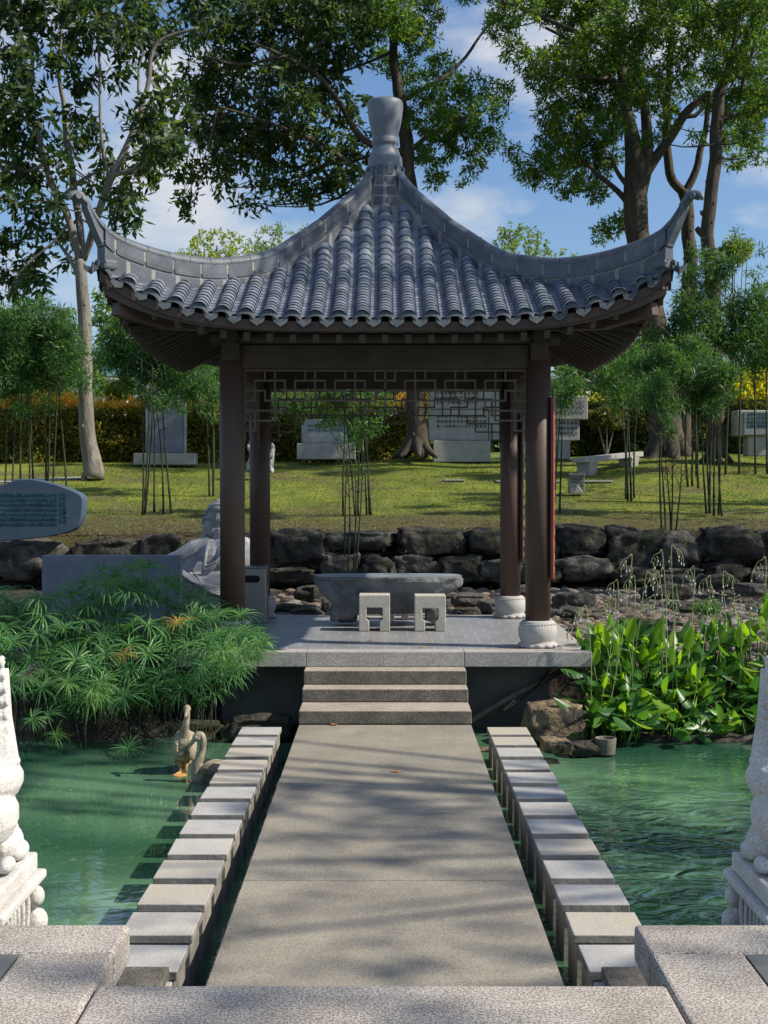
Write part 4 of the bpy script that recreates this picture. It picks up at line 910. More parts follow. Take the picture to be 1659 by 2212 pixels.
# flat paving stones on the lawn
for i, (x, y, w) in enumerate(((1290, 1018, 60), (1190, 1030, 40), (1095, 1015, 50), (980, 1012, 45))):
    Y = 36.5 + i * .2; p = P(x, y, Y)
    o = MB().box((0, 0, 0), (w * PX(Y), .5, .05)).obj('paving_stone', M_slab, None, bevel=.01); o.location = (p.x, Y, zlawn(p.x, Y) + .02)
    tag(o, 'flat paving stone in the grass, %s from the right' % ordn[i], 'paving stone', 'flat stones in the lawn')
# pale path behind the left bamboo
pv = MB(); ps = [(-6.5 - 3, 36.0), (-5, 37.2)]
sheetp = []
for k in range(13):
    x = -12 + k * .35; yc = 36.6 + .12 * (x + 12) * .5
    sheetp += [(x, yc - .25, zlawn(x, yc - .25) + .02), (x, yc + .25, zlawn(x, yc + .25) + .02)]
tag(MB().add(sheetp, [(2 * k, 2 * k + 2, 2 * k + 3, 2 * k + 1) for k in range(12)]).obj('path', M_slab), kind='structure')

# ---- swans (painted stone birds)
M_sw = mat('weathered_bird_stone', (0.24, 0.20, 0.14), (0.42, 0.37, 0.27), 7, 0.85, 0.8, 55, stain=(0.10, 0.08, 0.055), stain_scale=5, stain_pos=(.5, .72), bdist=.012)
M_or = mat('orange_paint', (0.40, 0.20, 0.06), (0.52, 0.30, 0.10), 8, .7, .2)
YB = 13.6; q = PX(YB)
def B(x, y, dy=0): p = P(x, y, YB); return Vector((p.x, YB + dy, p.z))
b1 = thing('swan_statue', B(390, 1676), 'standing stone swan facing the camera with its neck held upright', 'swan statue', 'stone swans in the pond')
mb = MB(); pts = smoothpath([B(405, 1534, -.02), B(404, 1550), B(401, 1566, .01), B(397, 1582, .04), B(396, 1600, .08)])
mb.tube(pts, list(np.interp(np.linspace(0, 1, len(pts)), [0, .3, .6, .8, 1], [6.5 * q, 6.3 * q, 8.5 * q, 12 * q, 18 * q])), 16)
mb.ell(B(405, 1530, -.03), (8.3 * q, 13 * q, 9 * q)); mb.tube([B(405.5, 1533, -.07), B(406, 1538, -.13), B(406, 1542, -.19)], [5.5 * q, 4.5 * q, 2 * q], 10)
mb.ell(B(395, 1612, .12), (24.5 * q, 30 * q, 34 * q)); mb.ell(B(393, 1626, .18), (23.5 * q, 42 * q, 28 * q)); mb.ell(B(381, 1618, .16), (13 * q, 40 * q, 33 * q)); mb.ell(B(408, 1618, .16), (12 * q, 40 * q, 32 * q)); mb.ell(B(386, 1655, .3), (20 * q, 40 * q, 14 * q))
for k in range(6):
    for sgn in (-1, 1): mb.tube(smoothpath([B(395 + sgn * (10 + k), 1600 + k * 8, -.06 + .03 * k), B(395 + sgn * (19 + k * .6), 1612 + k * 8, .04 + .02 * k), B(395 + sgn * 21, 1630 + k * 6, .16)]), [.006] * 9, 5)
mb.obj('body', M_sw, b1, remesh=.0055, smooth_it=1)
for x in (386, 399): MB().tube([B(x + 2, 1645, .12), B(x, 1664, .1), B(x, 1682, .1)], [4.4 * q, 3 * q, 3 * q], 10).obj('leg', M_or, b1, smooth=True)
ft = MB(); ft.ell(B(388, 1675, .02), (16 * q, .09, 2.4 * q)); ft.tube([B(374, 1675, -.02), B(388, 1671, .05)], [2.4 * q, 4 * q], 8); ft.obj('webbed_foot', M_or, b1, smooth=True)
b2 = thing('swan_statue', B(450, 1690, -.35), 'floating stone swan with a curved neck bowing left beside the stepping stones', 'swan statue', 'stone swans in the pond')
dz_ = -.35; YB0 = YB
def B(x, y, dy=0): p = P(x, y, 13.3); return Vector((p.x, 13.3 + dy + .35, p.z))
mb = MB(); pts = smoothpath([B(421, 1597, dz_), B(427, 1588, dz_), B(436, 1589, dz_), B(439.5, 1604, dz_), B(435, 1628, dz_), B(427, 1648, dz_), B(423, 1668, dz_ + .02)], 4)
mb.tube(pts, list(np.interp(np.linspace(0, 1, len(pts)), [0, .2, .4, .6, .8, 1], [6 * q, 8 * q, 6.5 * q, 7 * q, 10 * q, 15 * q])), 14)
mb.ell(B(426, 1593, dz_), (10.5 * q, 9 * q, 9 * q)); mb.tube([B(420, 1597, dz_), B(412, 1608, dz_), B(406, 1617, dz_)], [5.5 * q, 4.2 * q, 2 * q], 10)
for dd in (-1, 1): mb.ell(B(424, 1591, dz_ + dd * .038), (2 * q, 2 * q, 1.5 * q))
mb.ell(B(455, 1682, dz_ + .1), (46 * q, 26 * q, 24 * q)); mb.ell(B(432, 1680, dz_ + .06), (22 * q, 22 * q, 24 * q)); mb.ell(B(468, 1668, dz_ + .1), (38 * q, 22 * q, 24 * q)); mb.ell(B(498, 1662, dz_ + .1), (24 * q, 12 * q, 13 * q), Matrix.Rotation(.5, 3, 'Y')); mb.ell(B(464, 1662, dz_ - .03), (32 * q, 10 * q, 17 * q))
for k in range(5): mb.tube(smoothpath([B(442 + 5 * k, 1652 + k, dz_ - .10), B(462 + 4 * k, 1657 + 3 * k, dz_ - .13), B(488, 1660 + 4 * k, dz_ - .08)]), [.006] * 9, 5)
mb.obj('body', M_sw, b2, remesh=.0055, smooth_it=1)

# ---- guardian lions on carved pedestals
M_lion = mat('white_granite_carving', (0.52, 0.50, 0.47), (0.66, 0.64, 0.60), 4, 0.85, 0.5, 50, speck=((.72, .72, .72), (1.12, 1.12, 1.12)), speck_scale=110, speck_amt=.8, bdist=0.008)
def lion(sd, label):
    """sd=-1 left, +1 right; X mirrored; edge x measured in photo units from the frame centre line"""
    Yf = 5.75; q = PX(Yf)
    def L(e, y, dy=0):       # e: photo x offset inward edge (left picture coordinates)
        x = e if sd < 0 else 1662 - e
        p = P(x, y, Yf); return Vector((p.x, Yf + dy, p.z))
    cx = L(-95, 1700).x; root = thing('guardian_lion', (cx, Yf, L(0, 2010).z), label, 'lion statue', 'stone guardian lions flanking the walkway')
    # pedestal: top slab, ledge, carved waist
    xin = L(81, 1850).x; xin2 = L(97, 1880).x; wt = .62
    def pbx(name, xi, y0, y1, z0, z1, bev=.012):
        xo = xi + sd * wt; mb = MB(); mb.box(((xi + xo) / 2, (y0 + y1) / 2, (z0 + z1) / 2), (abs(xo - xi), y1 - y0, z1 - z0)); return mb.obj(name, M_lion, root, bevel=bev, seg=3)
    z1 = L(0, 1840).z; z2 = L(0, 1879).z; z3 = L(0, 1900).z; z4 = ZW - .6
    pbx('pedestal_top', xin, 5.13, 5.76, z2, z1); pbx('pedestal_ledge', xin2, 5.12, 5.79, z3, z2 - .002); w_ = pbx('pedestal_waist', xin2 + sd * .055, 5.16, 5.73, z4, z3 - .002)
    cv = MB()
    for k in range(9):
        y = 5.2 + k * .062
        cv.tube(smoothpath([(xin2 + sd * .05, y, z3 - .01), (xin2 + sd * .045, y + .02 * math.sin(k), z3 - .08), (xin2 + sd * .052, y + .01, z3 - .22), (xin2 + sd * .045, y - .02, z3 - .40)]), [.012] * 13, 6)
    for (dy, zz, rr_) in ((.56, z3 - .06, .045), (.58, z3 - .17, .055), (.56, z3 - .24, .05), (.3, z3 - .25, .05), (.12, z3 - .2, .04)): cv.ell((xin2 + sd * .03, 5.16 + dy, zz), (rr_ * .8, rr_, rr_))
    cv.obj('carved_relief', M_lion, w_, remesh=.006)
    # body
    b = MB(); L0 = L
    def L(e, y, dy=0): return L0(e + 11, y, dy)
    def E(e, y, re, ry, rz, rot=None): b.ell(L(e, y, (ry - .0) * 0 - .06), (re * q, ry, rz * q), rot)
    Mr = None
    b.ell(L(-20, 1672, -.12), (74 * q, .2, 55 * q)); b.ell(L(-40, 1740, -.2), (95 * q, .24, 80 * q)); b.ell(L(14, 1750, -.2), (36 * q, .12, 46 * q)); b.ell(L(24, 1800, -.14), (32 * q, .12, 36 * q)); b.ell(L(48, 1820, -.12), (18 * q, .08, 20 * q))
    b.ell(L(52, 1820, -.34), (17 * q, .06, 17 * q)); b.ell(L(20, 1832, -.42), (26 * q, .08, 16 * q))
    b.tube([L(-10, 1640, -.1), L(-12, 1540, -.08), L(-14, 1440, -.06)], [55 * q, 38 * q, 30 * q], 16)
    b.lathe([(.001, 0), (.118, 0.0), (.122, .02), (.108, .045), (.001, .05)], tuple(L(-18, 1644, -.1)), 28)
    # mane curls down the back
    for (e, y, r_) in ((4, 1424, 10), (6, 1450, 12), (9, 1478, 13), (12, 1505, 13), (10, 1535, 14), (14, 1568, 12), (13, 1592, 14)):
        b.ell(L(e - 3, y, -.1), (r_ * q, .05, (r_ + 3) * q))
        c = L(e + r_ * .55, y, -.1)
        for t in range(10):
            a = t * .75; b.ell((c.x + .0, c.y - .02 + .022 * math.cos(a) * (1 - t / 12), c.z + .026 * math.sin(a) * (1 - t / 12)), (.013, .010, .010), None, 6, 4)
    for k in range(8): b.tube(smoothpath([L(-14 + 0 * k, 1520, -.2 + k * .03), L(2, 1560, -.2 + k * .03), L(8, 1600, -.22 + k * .035)]), [.010] * 9, 5)
    for k in range(6): b.tube(smoothpath([L(18, 1722 + 3 * k, -.22 + .02 * k), L(38, 1738 + 6 * k, -.2 + .02 * k), L(40, 1760 + 6 * k, -.2 + .02 * k)]), [.009] * 9, 5)
    # head, muzzle and ears (mostly outside the picture)
    b.ell(L(-75, 1450, -.15), (70 * q, .17, 62 * q)); b.ell(L(-75, 1470, -.32), (44 * q, .1, 34 * q)); b.ell(L(-75, 1452, -.41), (18 * q, .03, 12 * q))
    for s_ in (-1, 1): b.ell(L(-75 + 48 * s_, 1412, -.12), (14 * q, .03, 20 * q)); b.ell(L(-75 + 24 * s_, 1436, -.31), (9 * q, .02, 9 * q))
    # front legs with paws
    for e in (-115, -40):
        b.tube([L(e, 1690, -.30), L(e, 1760, -.38), L(e, 1832, -.40)], [30 * q, 24 * q, 24 * q], 12); b.ell(L(e, 1834, -.44), (30 * q, .09, 15 * q))
        for s_ in (-1, 0, 1): b.ell(L(e + 16 * s_, 1838, -.51), (9 * q, .03, 10 * q))
    b.obj('lion_body', M_lion, root, remesh=.0055, smooth_it=1)
lion(-1, 'bright sunlit carved stone lion on a pedestal at the left edge')
lion(1, 'shaded carved stone lion on a pedestal at the right edge')
# fallen leaves
M_dry = leafmat('dry_leaf', (0.30, 0.12, 0.03), (0.45, 0.22, 0.07), (0.5, 0.34, 0.16), .1)
for x, y, z, lab in ((722, 1567, .0, 'orange dry leaf at the foot of the steps'), (858, 1668, .0, 'small yellowish leaf lying in the middle of the walkway'), (912, 1399, ZP, 'curled brown leaf near the front edge of the platform'), (802, 1384, ZP, 'small brown leaf on the tiles in front of the left stool')):
    d = ray(x, y); Y = (z - CAMZ) / d.z; p = d * Y; c = Vector((p.x, Y, z + .006))
    V = [c + Vector((math.cos(a) * .05 * rr, math.sin(a) * .03 * rr, .012 * abs(math.cos(a)))) for a, rr in ((0, 1.1), (.8, .9), (1.57, 1), (2.4, .9), (3.14, 1.1), (3.9, .9), (4.7, 1), (5.5, .9))]
    o = MB().add([v - c for v in V], [tuple(range(8))]).obj('fallen_leaf', M_dry); o.location = c; o.rotation_euler.z = random.uniform(0, 3); tag(o, lab, 'leaf')

# ================================================================ VEGETATION
rg = np.random.default_rng(11)
def unit(v): return v / np.maximum(np.linalg.norm(v, axis=-1, keepdims=True), 1e-9)
def leaves(C, D, L, Wd, flat=0.5, mid=0.42):
    """rhombic leaves: C base, D direction, L length, Wd width"""
    n = len(C); r = rg.normal(size=(n, 3)); r[:, 2] += flat * 2
    S = unit(np.cross(D, r)); L = np.asarray(L).reshape(-1, 1) * np.ones((n, 1)); Wd = np.asarray(Wd).reshape(-1, 1) * np.ones((n, 1))
    m = C + D * L * mid; N = np.cross(S, D)
    V = np.stack([C, m + S * Wd / 2 - N * Wd * .12, C + D * L - N * L * 0.06, m - S * Wd / 2 - N * Wd * .12], 1).reshape(-1, 3)
    Fc = np.arange(4 * n).reshape(-1, 4); return V, Fc
def blobleaves(blobs, per, m_, L, Wd, spread=0.3, droop=0.35, shell=0.35, jit=.35):
    """blobs: list of (centre(3), radii(3)); per: clusters per blob; m_: leaves per cluster"""
    Vs = []; Fs = []; off = 0
    for (c, r, w) in blobs:
        k = max(2, int(per * w)); u = unit(rg.normal(size=(k, 3))); rad = rg.uniform(shell, 1.0, size=(k, 1)) ** 0.6
        cc = np.array(c) + u * rad * np.array(r)
        cc = np.repeat(cc, m_, 0); uu = np.repeat(u, m_, 0)
        d = unit(rg.normal(size=(len(cc), 3)) + uu * 0.5 + np.array([0, 0, -droop]))
        V, Fc = leaves(cc + rg.normal(size=cc.shape) * L * spread * 1.1, d, L * rg.uniform(1 - jit, 1 + jit, len(cc)), Wd * rg.uniform(.75, 1.25, len(cc)))
        Vs.append(V); Fs.append(Fc + off); off += len(V)
    return np.concatenate(Vs), np.concatenate(Fs)
def bark(name, c0, c1, st=(0.05, 0.055, 0.03)): return mat(name, c0, c1, 5, 0.9, 0.9, 16, stain=st, stain_scale=2.5, stain_pos=(.5, .7), sz=.35, bdist=.04)
BK_pale = bark('bark_pale', (0.15, 0.135, 0.115), (0.31, 0.285, 0.25), (0.08, 0.08, 0.055)); BK_dark = bark('bark_dark', (0.045, 0.036, 0.028), (0.10, 0.082, 0.065)); BK_mid = bark('bark_mid', (0.13, 0.115, 0.095), (0.26, 0.23, 0.195), (0.09, 0.085, 0.06))
LF_big = leafmat('leaf_dark_big', (0.018, 0.045, 0.022), (0.05, 0.095, 0.036), (0.13, 0.18, 0.035), .38)
LF_fine = leafmat('leaf_fine', (0.03, 0.075, 0.02), (0.08, 0.155, 0.035), (0.22, 0.28, 0.04), .5)
LF_bam = leafmat('leaf_bamboo', (0.035, 0.10, 0.035), (0.07, 0.155, 0.048), (0.13, 0.23, 0.06), .4)
LF_bamd = leafmat('leaf_bamboo_deep', (0.03, 0.085, 0.035), (0.065, 0.14, 0.045), (0.12, 0.20, 0.055), .38)
LF_far = leafmat('leaf_far_yellow', (0.14, 0.20, 0.04), (0.28, 0.34, 0.06), (0.42, 0.44, 0.08), .4)
LF_far2 = leafmat('leaf_far_green', (0.09, 0.16, 0.06), (0.18, 0.26, 0.08), None, .4)
def branchmesh(mb, br):
    allp = []
    for pts, rr in br:
        sp = smoothpath(pts, 4); n = len(sp); rad = np.interp(np.linspace(0, 1, n), np.linspace(0, 1, len(rr)), rr)
        sp2 = [p + Vector((noise.noise(p * 1.3) * .06 * min(1, i), 0, 0)) for i, p in enumerate(sp)]
        mb.tube(sp2, list(rad), 10); allp += [(p, r) for p, r in zip(sp2, rad)]
    return allp
def tree(name, label, Y, base, branches, blobs, per, m_, L, Wd, lf, bk, group='garden trees', yspread=2.2, kz=1.0, flare=1.0, cat='tree', droop=.35, twig=True, root=None):
    """branches: list of (px points [(x,y,dy)], radii in px); blobs (x,y,r[,dy])"""
    q = PX(Y); b0 = P(base[0], base[1], Y); rt = thing(name, (b0.x, Y, b0.z), label, cat, group)
    mb = MB(); br = []
    for pts, rr in branches: br.append(([P(p[0], p[1], Y + (p[2] if len(p) > 2 else 0)) for p in pts], [r * q for r in rr]))
    if flare:
        r0 = br[0][1][0]; p0 = br[0][0][0]
        for k in range(7):
            a = k * .9 + .3; d = Vector((math.cos(a), math.sin(a), 0)); 0 if False else mb.tube(smoothpath([p0 + d * r0 * .2 + Vector((0, 0, r0 * 1.7)), p0 + d * r0 * 1.0 + Vector((0, 0, r0 * .4)), p0 + d * r0 * 2.0 + Vector((0, 0, -.12))]), [r0 * .55, r0 * .5, r0 * .45, r0 * .42, r0 * .36, r0 * .3, r0 * .24, r0 * .16, r0 * .1], 8)
    allp = branchmesh(mb, br)
    bl = []
    for b in blobs:
        dy = b[3] if len(b) > 3 else random.uniform(-yspread, yspread)
        c = P(b[0], b[1], Y + dy); r = b[2] * q; bl.append((c, (r, r * 1.15, r * .85 * kz), (b[2] / 45.0) ** 2))
    if twig:
        cand = [(p, r) for p, r in allp if p.z > b0.z + 1.5]
        for c, r, w in bl:
            best = min(cand, key=lambda t: (t[0] - c).length + (0 if t[0].z < c.z + .3 else .8))
            p = best[0]; d = (c - p).length
            if d > 6: continue
            r0 = min(best[1] * .6, .012 + .012 * d); mid_ = p.lerp(c, .5) + Vector((random.uniform(-.1, .1) * d, random.uniform(-.1, .1) * d, -.08 * d))
            mb.tube(smoothpath([p, mid_, c], 3), list(np.linspace(r0, .008, 7)), 5)
            for _ in range(3):
                e_ = c + Vector((random.uniform(-1, 1) * r[0], random.uniform(-1, 1) * r[1], random.uniform(-.9, .5) * r[2])); mb.tube([c.lerp(p, .25), e_], [.010, .004], 4)
    for p_, r_ in allp[::2]:
        if r_ > .06:
            a_ = random.uniform(0, 6.28); mb.ell(p_ + Vector((math.cos(a_) * r_ * .8, math.sin(a_) * r_ * .8, 0)), (r_ * .3, r_ * .3, r_ * random.uniform(.3, .6)), None, 8, 6)
    mb.obj('trunk', bk, rt, smooth=True)
    V, Fc = blobleaves(bl, per, m_, L, Wd, droop=droop)
    linkobj('crown', npmesh('crown', V, Fc), lf, rt)
    return rt
# --- left pale-barked tree with big leaves
TL = [(20, 130, 50), (60, 60, 45), (110, 20, 50), (170, 40, 45), (20, 220, 50), (60, 190, 35), (40, 300, 50), (100, 310, 30), (20, 370, 45), (70, 370, 35), (110, 130, 30), (140, 100, 35), (175, 170, 35), (190, 80, 30), (160, 240, 25), (190, 260, 22), (160, 300, 35), (250, 60, 45), (235, 20, 30),
      (270, 130, 28), (238, 180, 24), (300, 40, 50), (330, 90, 35), (305, 265, 42), (335, 290, 40), (360, 320, 40), (310, 355, 40), (345, 335, 38), (250, 420, 32), (262, 460, 36), (282, 495, 18), (290, 395, 28), (205, 395, 26), (240, 345, 24), (380, 200, 26), (350, 170, 26), (330, 220, 26), (60, 450, 40), (20, 520, 40), (40, 580, 45),
      (80, 600, 30), (30, 640, 26), (110, 500, 30), (120, 440, 28), (145, 560, 16), (150, 510, 22), (-40, 100, 60), (-50, 240, 60), (-60, 380, 60), (-50, 520, 60), (-30, 0, 60), (60, -30, 60), (180, -30, 60), (300, -30, 60), (0, 420, 40), (130, 350, 28), (215, 300, 22), (90, 250, 28), (20, 30, 40), (395, 250, 25), (80, 540, 22)]
tree('broadleaf_tree', 'pale-trunked broadleaf tree at the left, forking low with big dark leaves', 36.5, (200, 1030),
     [([(201, 1032), (193, 960), (187, 880), (182, 780), (184, 700), (176, 620), (172, 560)], [24, 18, 16, 15, 14.5, 13, 12]),
      ([(172, 565), (150, 480), (122, 420), (98, 350, -.5), (80, 290, -1), (55, 210, -1), (70, 130, -1), (30, 40, -1.5)], [9, 8, 8, 7, 6, 5, 4, 3]),
      ([(176, 565), (170, 470, .4), (158, 400, .6), (148, 320, .8), (138, 240, 1), (128, 150, 1), (135, 60, 1)], [9, 8, 8, 7, 6, 4, 3]),
      ([(180, 560), (205, 480, -.4), (225, 420, -.7), (245, 378, -.9), (285, 290, -1), (318, 190, -1), (330, 110, -1), (360, 80, -1), (430, 60, -1)], [8, 8, 8, 8, 6, 5, 4.5, 4, 3]),
      ([(245, 378, -.9), (300, 360, -1.1), (350, 310, -1.3), (390, 300, -1.5)], [6, 5, 4, 2.5]), ([(240, 385, -.9), (222, 320, -1.1), (216, 220, -1.2), (214, 100, -1.2), (215, 20, -1.2)], [5, 3.5, 3, 2.6, 2]),
      ([(98, 350), (60, 370), (20, 350), (-30, 340)], [5, 4, 3, 2]), ([(150, 480), (120, 520), (70, 560), (40, 590)], [4, 3, 2.5, 2]), ([(176, 620), (150, 560), (125, 520)], [5, 4, 3]), ([(125, 430), (190, 380), (240, 365)], [4, 3, 2]),
      ([(300, 205, -1), (300, 150, -1), (315, 110, -1)], [3, 2.5, 2]), ([(60, 200), (30, 130), (40, 60)], [4, 3, 2])],
     TL, 24, 10, .30, .11, LF_big, BK_pale, droop=.55, flare=False)
# --- centre tree behind the pavilion
TC1 = [(400, 60, 55), (450, 40, 60), (500, 90, 60), (560, 50, 65), (620, 80, 65), (680, 40, 60), (740, 60, 60), (430, 150, 50), (480, 180, 60), (540, 170, 60), (600, 180, 60), (660, 160, 60), (700, 130, 45), (440, 250, 40), (480, 270, 50), (540, 260, 52), (600, 260, 55), (650, 240, 50), (690, 220, 40), (730, 110, 36), (400, 300, 35),
       (385, 365, 26), (430, 370, 36), (398, 430, 26), (395, 460, 16), (470, 360, 36), (485, 405, 26), (540, 340, 45), (600, 330, 45), (560, 400, 28), (572, 445, 17), (650, 310, 45), (640, 390, 38), (662, 425, 26), (700, 300, 38), (735, 330, 34), (715, 385, 30), (755, 375, 24), (525, 435, 24), (500, 340, 36), (510, 20, 60), (600, 10, 60), (700, 0, 50), (780, 20, 50),
       (420, -40, 70), (520, -50, 80), (640, -50, 80), (760, -50, 80), (690, 350, 28), (590, 390, 26), (365, 330, 26), (690, 400, 30), (740, 395, 28), (765, 330, 26), (775, 285, 26), (620, 415, 22), (560, 300, 40), (520, 280, 36), (460, 300, 36), (770, 220, 26), (740, 240, 34), (710, 170, 36), (620, 130, 40), (780, 120, 26), (790, 350, 18), (430, 210, 40)]
TC2 = [(800, 60, 45), (850, 40, 55), (900, 80, 45), (822, 130, 34), (870, 150, 34), (912, 190, 42), (955, 140, 36), (930, 250, 52), (980, 235, 50), (1000, 300, 45), (950, 320, 48), (905, 335, 26), (1025, 190, 40), (1050, 245, 45), (1062, 300, 32), (1030, 340, 30), (945, 375, 24), (1015, 372, 18), (1085, 200, 30), (815, 20, 45), (925, 30, 36), (960, 270, 45), (865, 250, 26), (880, 60, 40), (900, -50, 70), (1010, -40, 50), (700, 60, 40), (975, 180, 36), (940, 390, 20), (1000, 395, 12)]
tree('tall_tree', 'tall dark tree standing just behind the pavilion, its trunk passing beside the finial', 41.5, (900, 978),
     [([(900, 980), (902, 940), (899, 890), (896, 800), (893, 650), (888, 520), (884, 420), (878, 320), (866, 220), (853, 130), (850, 60), (845, -40)], [26, 23, 21, 20, 19, 18, 17.5, 16, 13, 10, 8, 5]),
      ([(878, 330), (820, 320, -.6), (775, 290, -1), (730, 220, -1.5), (680, 160, -2), (610, 120, -2.4), (540, 90, -3)], [9, 8, 7, 6, 5, 4, 2.5]), ([(886, 450), (820, 400, -.5), (750, 350, -1), (690, 310, -1.6), (620, 280, -2), (540, 250, -2.6), (470, 230, -3)], [8, 7, 6, 5, 4, 3, 2]),
      ([(866, 220), (920, 190), (980, 150, .5), (1030, 90, .8), (1075, 20, 1)], [6, 5, 4, 3, 2]), ([(878, 330), (930, 290), (990, 260), (1050, 240)], [6, 5, 4, 2.5]), ([(730, 220, -1.5), (700, 160, -1.5), (690, 60, -1.5)], [5, 4, 3]), ([(610, 120, -2.4), (520, 140, -2.6), (440, 120, -3)], [4, 3, 2])],
     TC1, 28, 11, .25, .10, LF_big, BK_dark, yspread=2.6, droop=.5)
root_tree = [o for o in COL.objects if o.name.startswith('tall_tree')][0]
bl = [(P(x, y, 41.5 + (dd := random.uniform(-2, 2))), (r * PX(41.5), r * PX(41.5) * 1.1, r * PX(41.5) * .85), (r / 45) ** 2) for x, y, r in TC2]
V, Fc = blobleaves(bl, 95, 10, .165, .05, droop=.3); linkobj('crown', npmesh('crown', V, Fc), LF_fine, root_tree)
# --- right big tree
TR = [(1080, 60, 36), (1110, 105, 32), (1150, 130, 36), (1195, 140, 45), (1250, 60, 55), (1230, 130, 55), (1290, 100, 65), (1340, 150, 65), (1300, 200, 65), (1250, 200, 55), (1200, 205, 40), (1160, 170, 34), (1230, 270, 48), (1290, 270, 55), (1270, 330, 46), (1312, 330, 36), (1205, 335, 46), (1165, 360, 38), (1150, 385, 26), (1222, 392, 40), (1265, 395, 34),
      (1290, 415, 24), (1130, 365, 24), (1090, 30, 40), (1140, 15, 36), (1180, 20, 40), (1230, 20, 50), (1300, 30, 60), (1370, 40, 60), (1370, 100, 50), (1380, 190, 45), (1350, 230, 36), (1240, 330, 40), (1325, 490, 28), (1300, 505, 24), (1345, 470, 20), (1100, -40, 60), (1200, -50, 70), (1320, -50, 80), (1190, 300, 40), (1110, 330, 22), (1190, 250, 36), (1320, 270, 40), (1300, 370, 24)]
tree('tall_tree', 'thick-trunked dark tree right of the roof, forking under its crown', 40.5, (1440, 1000),
     [([(1442, 1002), (1440, 950), (1436, 890), (1428, 800), (1410, 700), (1392, 600), (1380, 520), (1374, 440), (1372, 360), (1362, 280), (1348, 200), (1338, 120), (1330, 40)], [42, 37, 34, 31, 29, 27, 25, 26, 24, 15, 12, 9, 6]),
      ([(1378, 440), (1394, 360), (1396, 290), (1392, 230), (1372, 120)], [18, 15, 12, 10, 6]), ([(1380, 400), (1420, 335), (1460, 280), (1490, 235), (1530, 200)], [12, 11, 10, 9, 6]), ([(1366, 450), (1330, 410), (1290, 375), (1260, 350)], [8, 6, 5, 3]), ([(1368, 420), (1340, 380), (1320, 340)], [6, 5, 3]),
      ([(1330, 60), (1300, 20), (1270, -20)], [9, 7, 5]), ([(1340, 130), (1290, 90), (1220, 60), (1140, 20), (1080, 5)], [7, 6, 5, 4, 3]), ([(1345, 190), (1270, 140), (1230, 90), (1180, 60)], [6, 5, 4, 3])],
     TR, 95, 10, .165, .048, LF_fine, BK_dark, droop=.3)
TR2 = [(1420, 60, 50), (1400, 180, 40), (1430, 225, 38), (1480, 80, 55), (1460, 150, 48), (1500, 190, 42), (1540, 60, 55), (1600, 40, 50), (1560, 140, 45), (1590, 230, 50), (1630, 120, 50), (1640, 230, 36), (1620, 290, 34), (1570, 300, 26), (1590, 345, 28), (1640, 335, 22), (1405, 300, 22), (1440, 20, 50), (1520, 0, 50), (1650, 10, 50), (1680, 180, 60), (1480, -50, 80), (1600, -60, 80), (1700, 60, 70), (1540, 220, 26), (1445, 270, 22), (1505, 290, 16), (1600, 180, 44)]
tree('tall_tree', 'slender two-stemmed tree behind the upturned right corner of the roof', 43.0, (1475, 985),
     [([(1476, 985), (1478, 800), (1486, 650), (1490, 560), (1487, 500), (1484, 440), (1476, 412)], [17, 15, 15, 15, 14, 13, 13]), ([(1476, 415), (1452, 385), (1442, 330), (1441, 240), (1446, 150), (1452, 60), (1450, -30)], [10, 10, 9.5, 9, 8, 6, 5]),
      ([(1480, 415), (1500, 370), (1516, 310), (1524, 270), (1535, 200)], [9, 8, 7, 6, 5]), ([(1442, 230), (1500, 250), (1560, 170), (1590, 120)], [6, 5, 4, 3])],
     TR2[:14] + TR2[17:22], 90, 10, .16, .048, LF_fine, BK_dark, droop=.3)
tree('tall_tree', 'leaning knobbly tree at the far right with a broken stub on its trunk', 39.0, (1545, 985),
     [([(1548, 990), (1546, 850), (1542, 700), (1540, 600), (1530, 520), (1536, 440), (1546, 340), (1551, 230), (1562, 190), (1600, 110), (1630, 50), (1660, -10)], [19, 17, 16, 17, 14, 14, 14, 13, 11, 8, 7, 6]), ([(1532, 510), (1514, 500), (1505, 492)], [12, 8, 5]), ([(1532, 470), (1518, 457)], [9, 5]), ([(1555, 260), (1600, 245), (1660, 230)], [6, 5, 4]), ([(1551, 240), (1575, 140), (1600, 20)], [7, 5, 4]), ([(1640, 40), (1620, 130), (1600, 200)], [5, 4, 3])],
     TR2[6:17] + TR2[19:], 90, 10, .16, .048, LF_fine, BK_dark, droop=.3)
# --- unseen trees outside the frame on the right, crowns placed to throw the dappled shade
def offtree(label, x, y, zt, clusters, th=.16, per=40):
    rt = thing('shade_tree', (x, y, zground(x, y) if y < 27 else zlawn(x, y)), label, 'tree', 'garden trees'); z0 = rt.location.z
    mb = MB(); mb.tube(smoothpath([(x, y, z0 - .1), (x + .1, y, z0 + 3), (x, y + .1, zt - 2), (x, y, zt)]), list(np.linspace(th, th * .35, 13)), 10)
    bl = []
    for c in clusters:
        mb.tube(smoothpath([(x, y, max(z0 + 2, c[2] - 2.5)), ((x + c[0]) / 2, (y + c[1]) / 2, c[2] - 1), (c[0], c[1], c[2])]), list(np.linspace(.08, .02, 9)), 6); bl.append((c[:3], (c[3], c[3], c[3] * .7), c[3] ** 2 * (c[4] if len(c) > 4 else 1)))
    mb.obj('trunk', BK_dark, rt, smooth=True); V, Fc = blobleaves(bl, per, 10, .19, .065); linkobj('crown', npmesh('crown', V, Fc), LF_fine, rt)
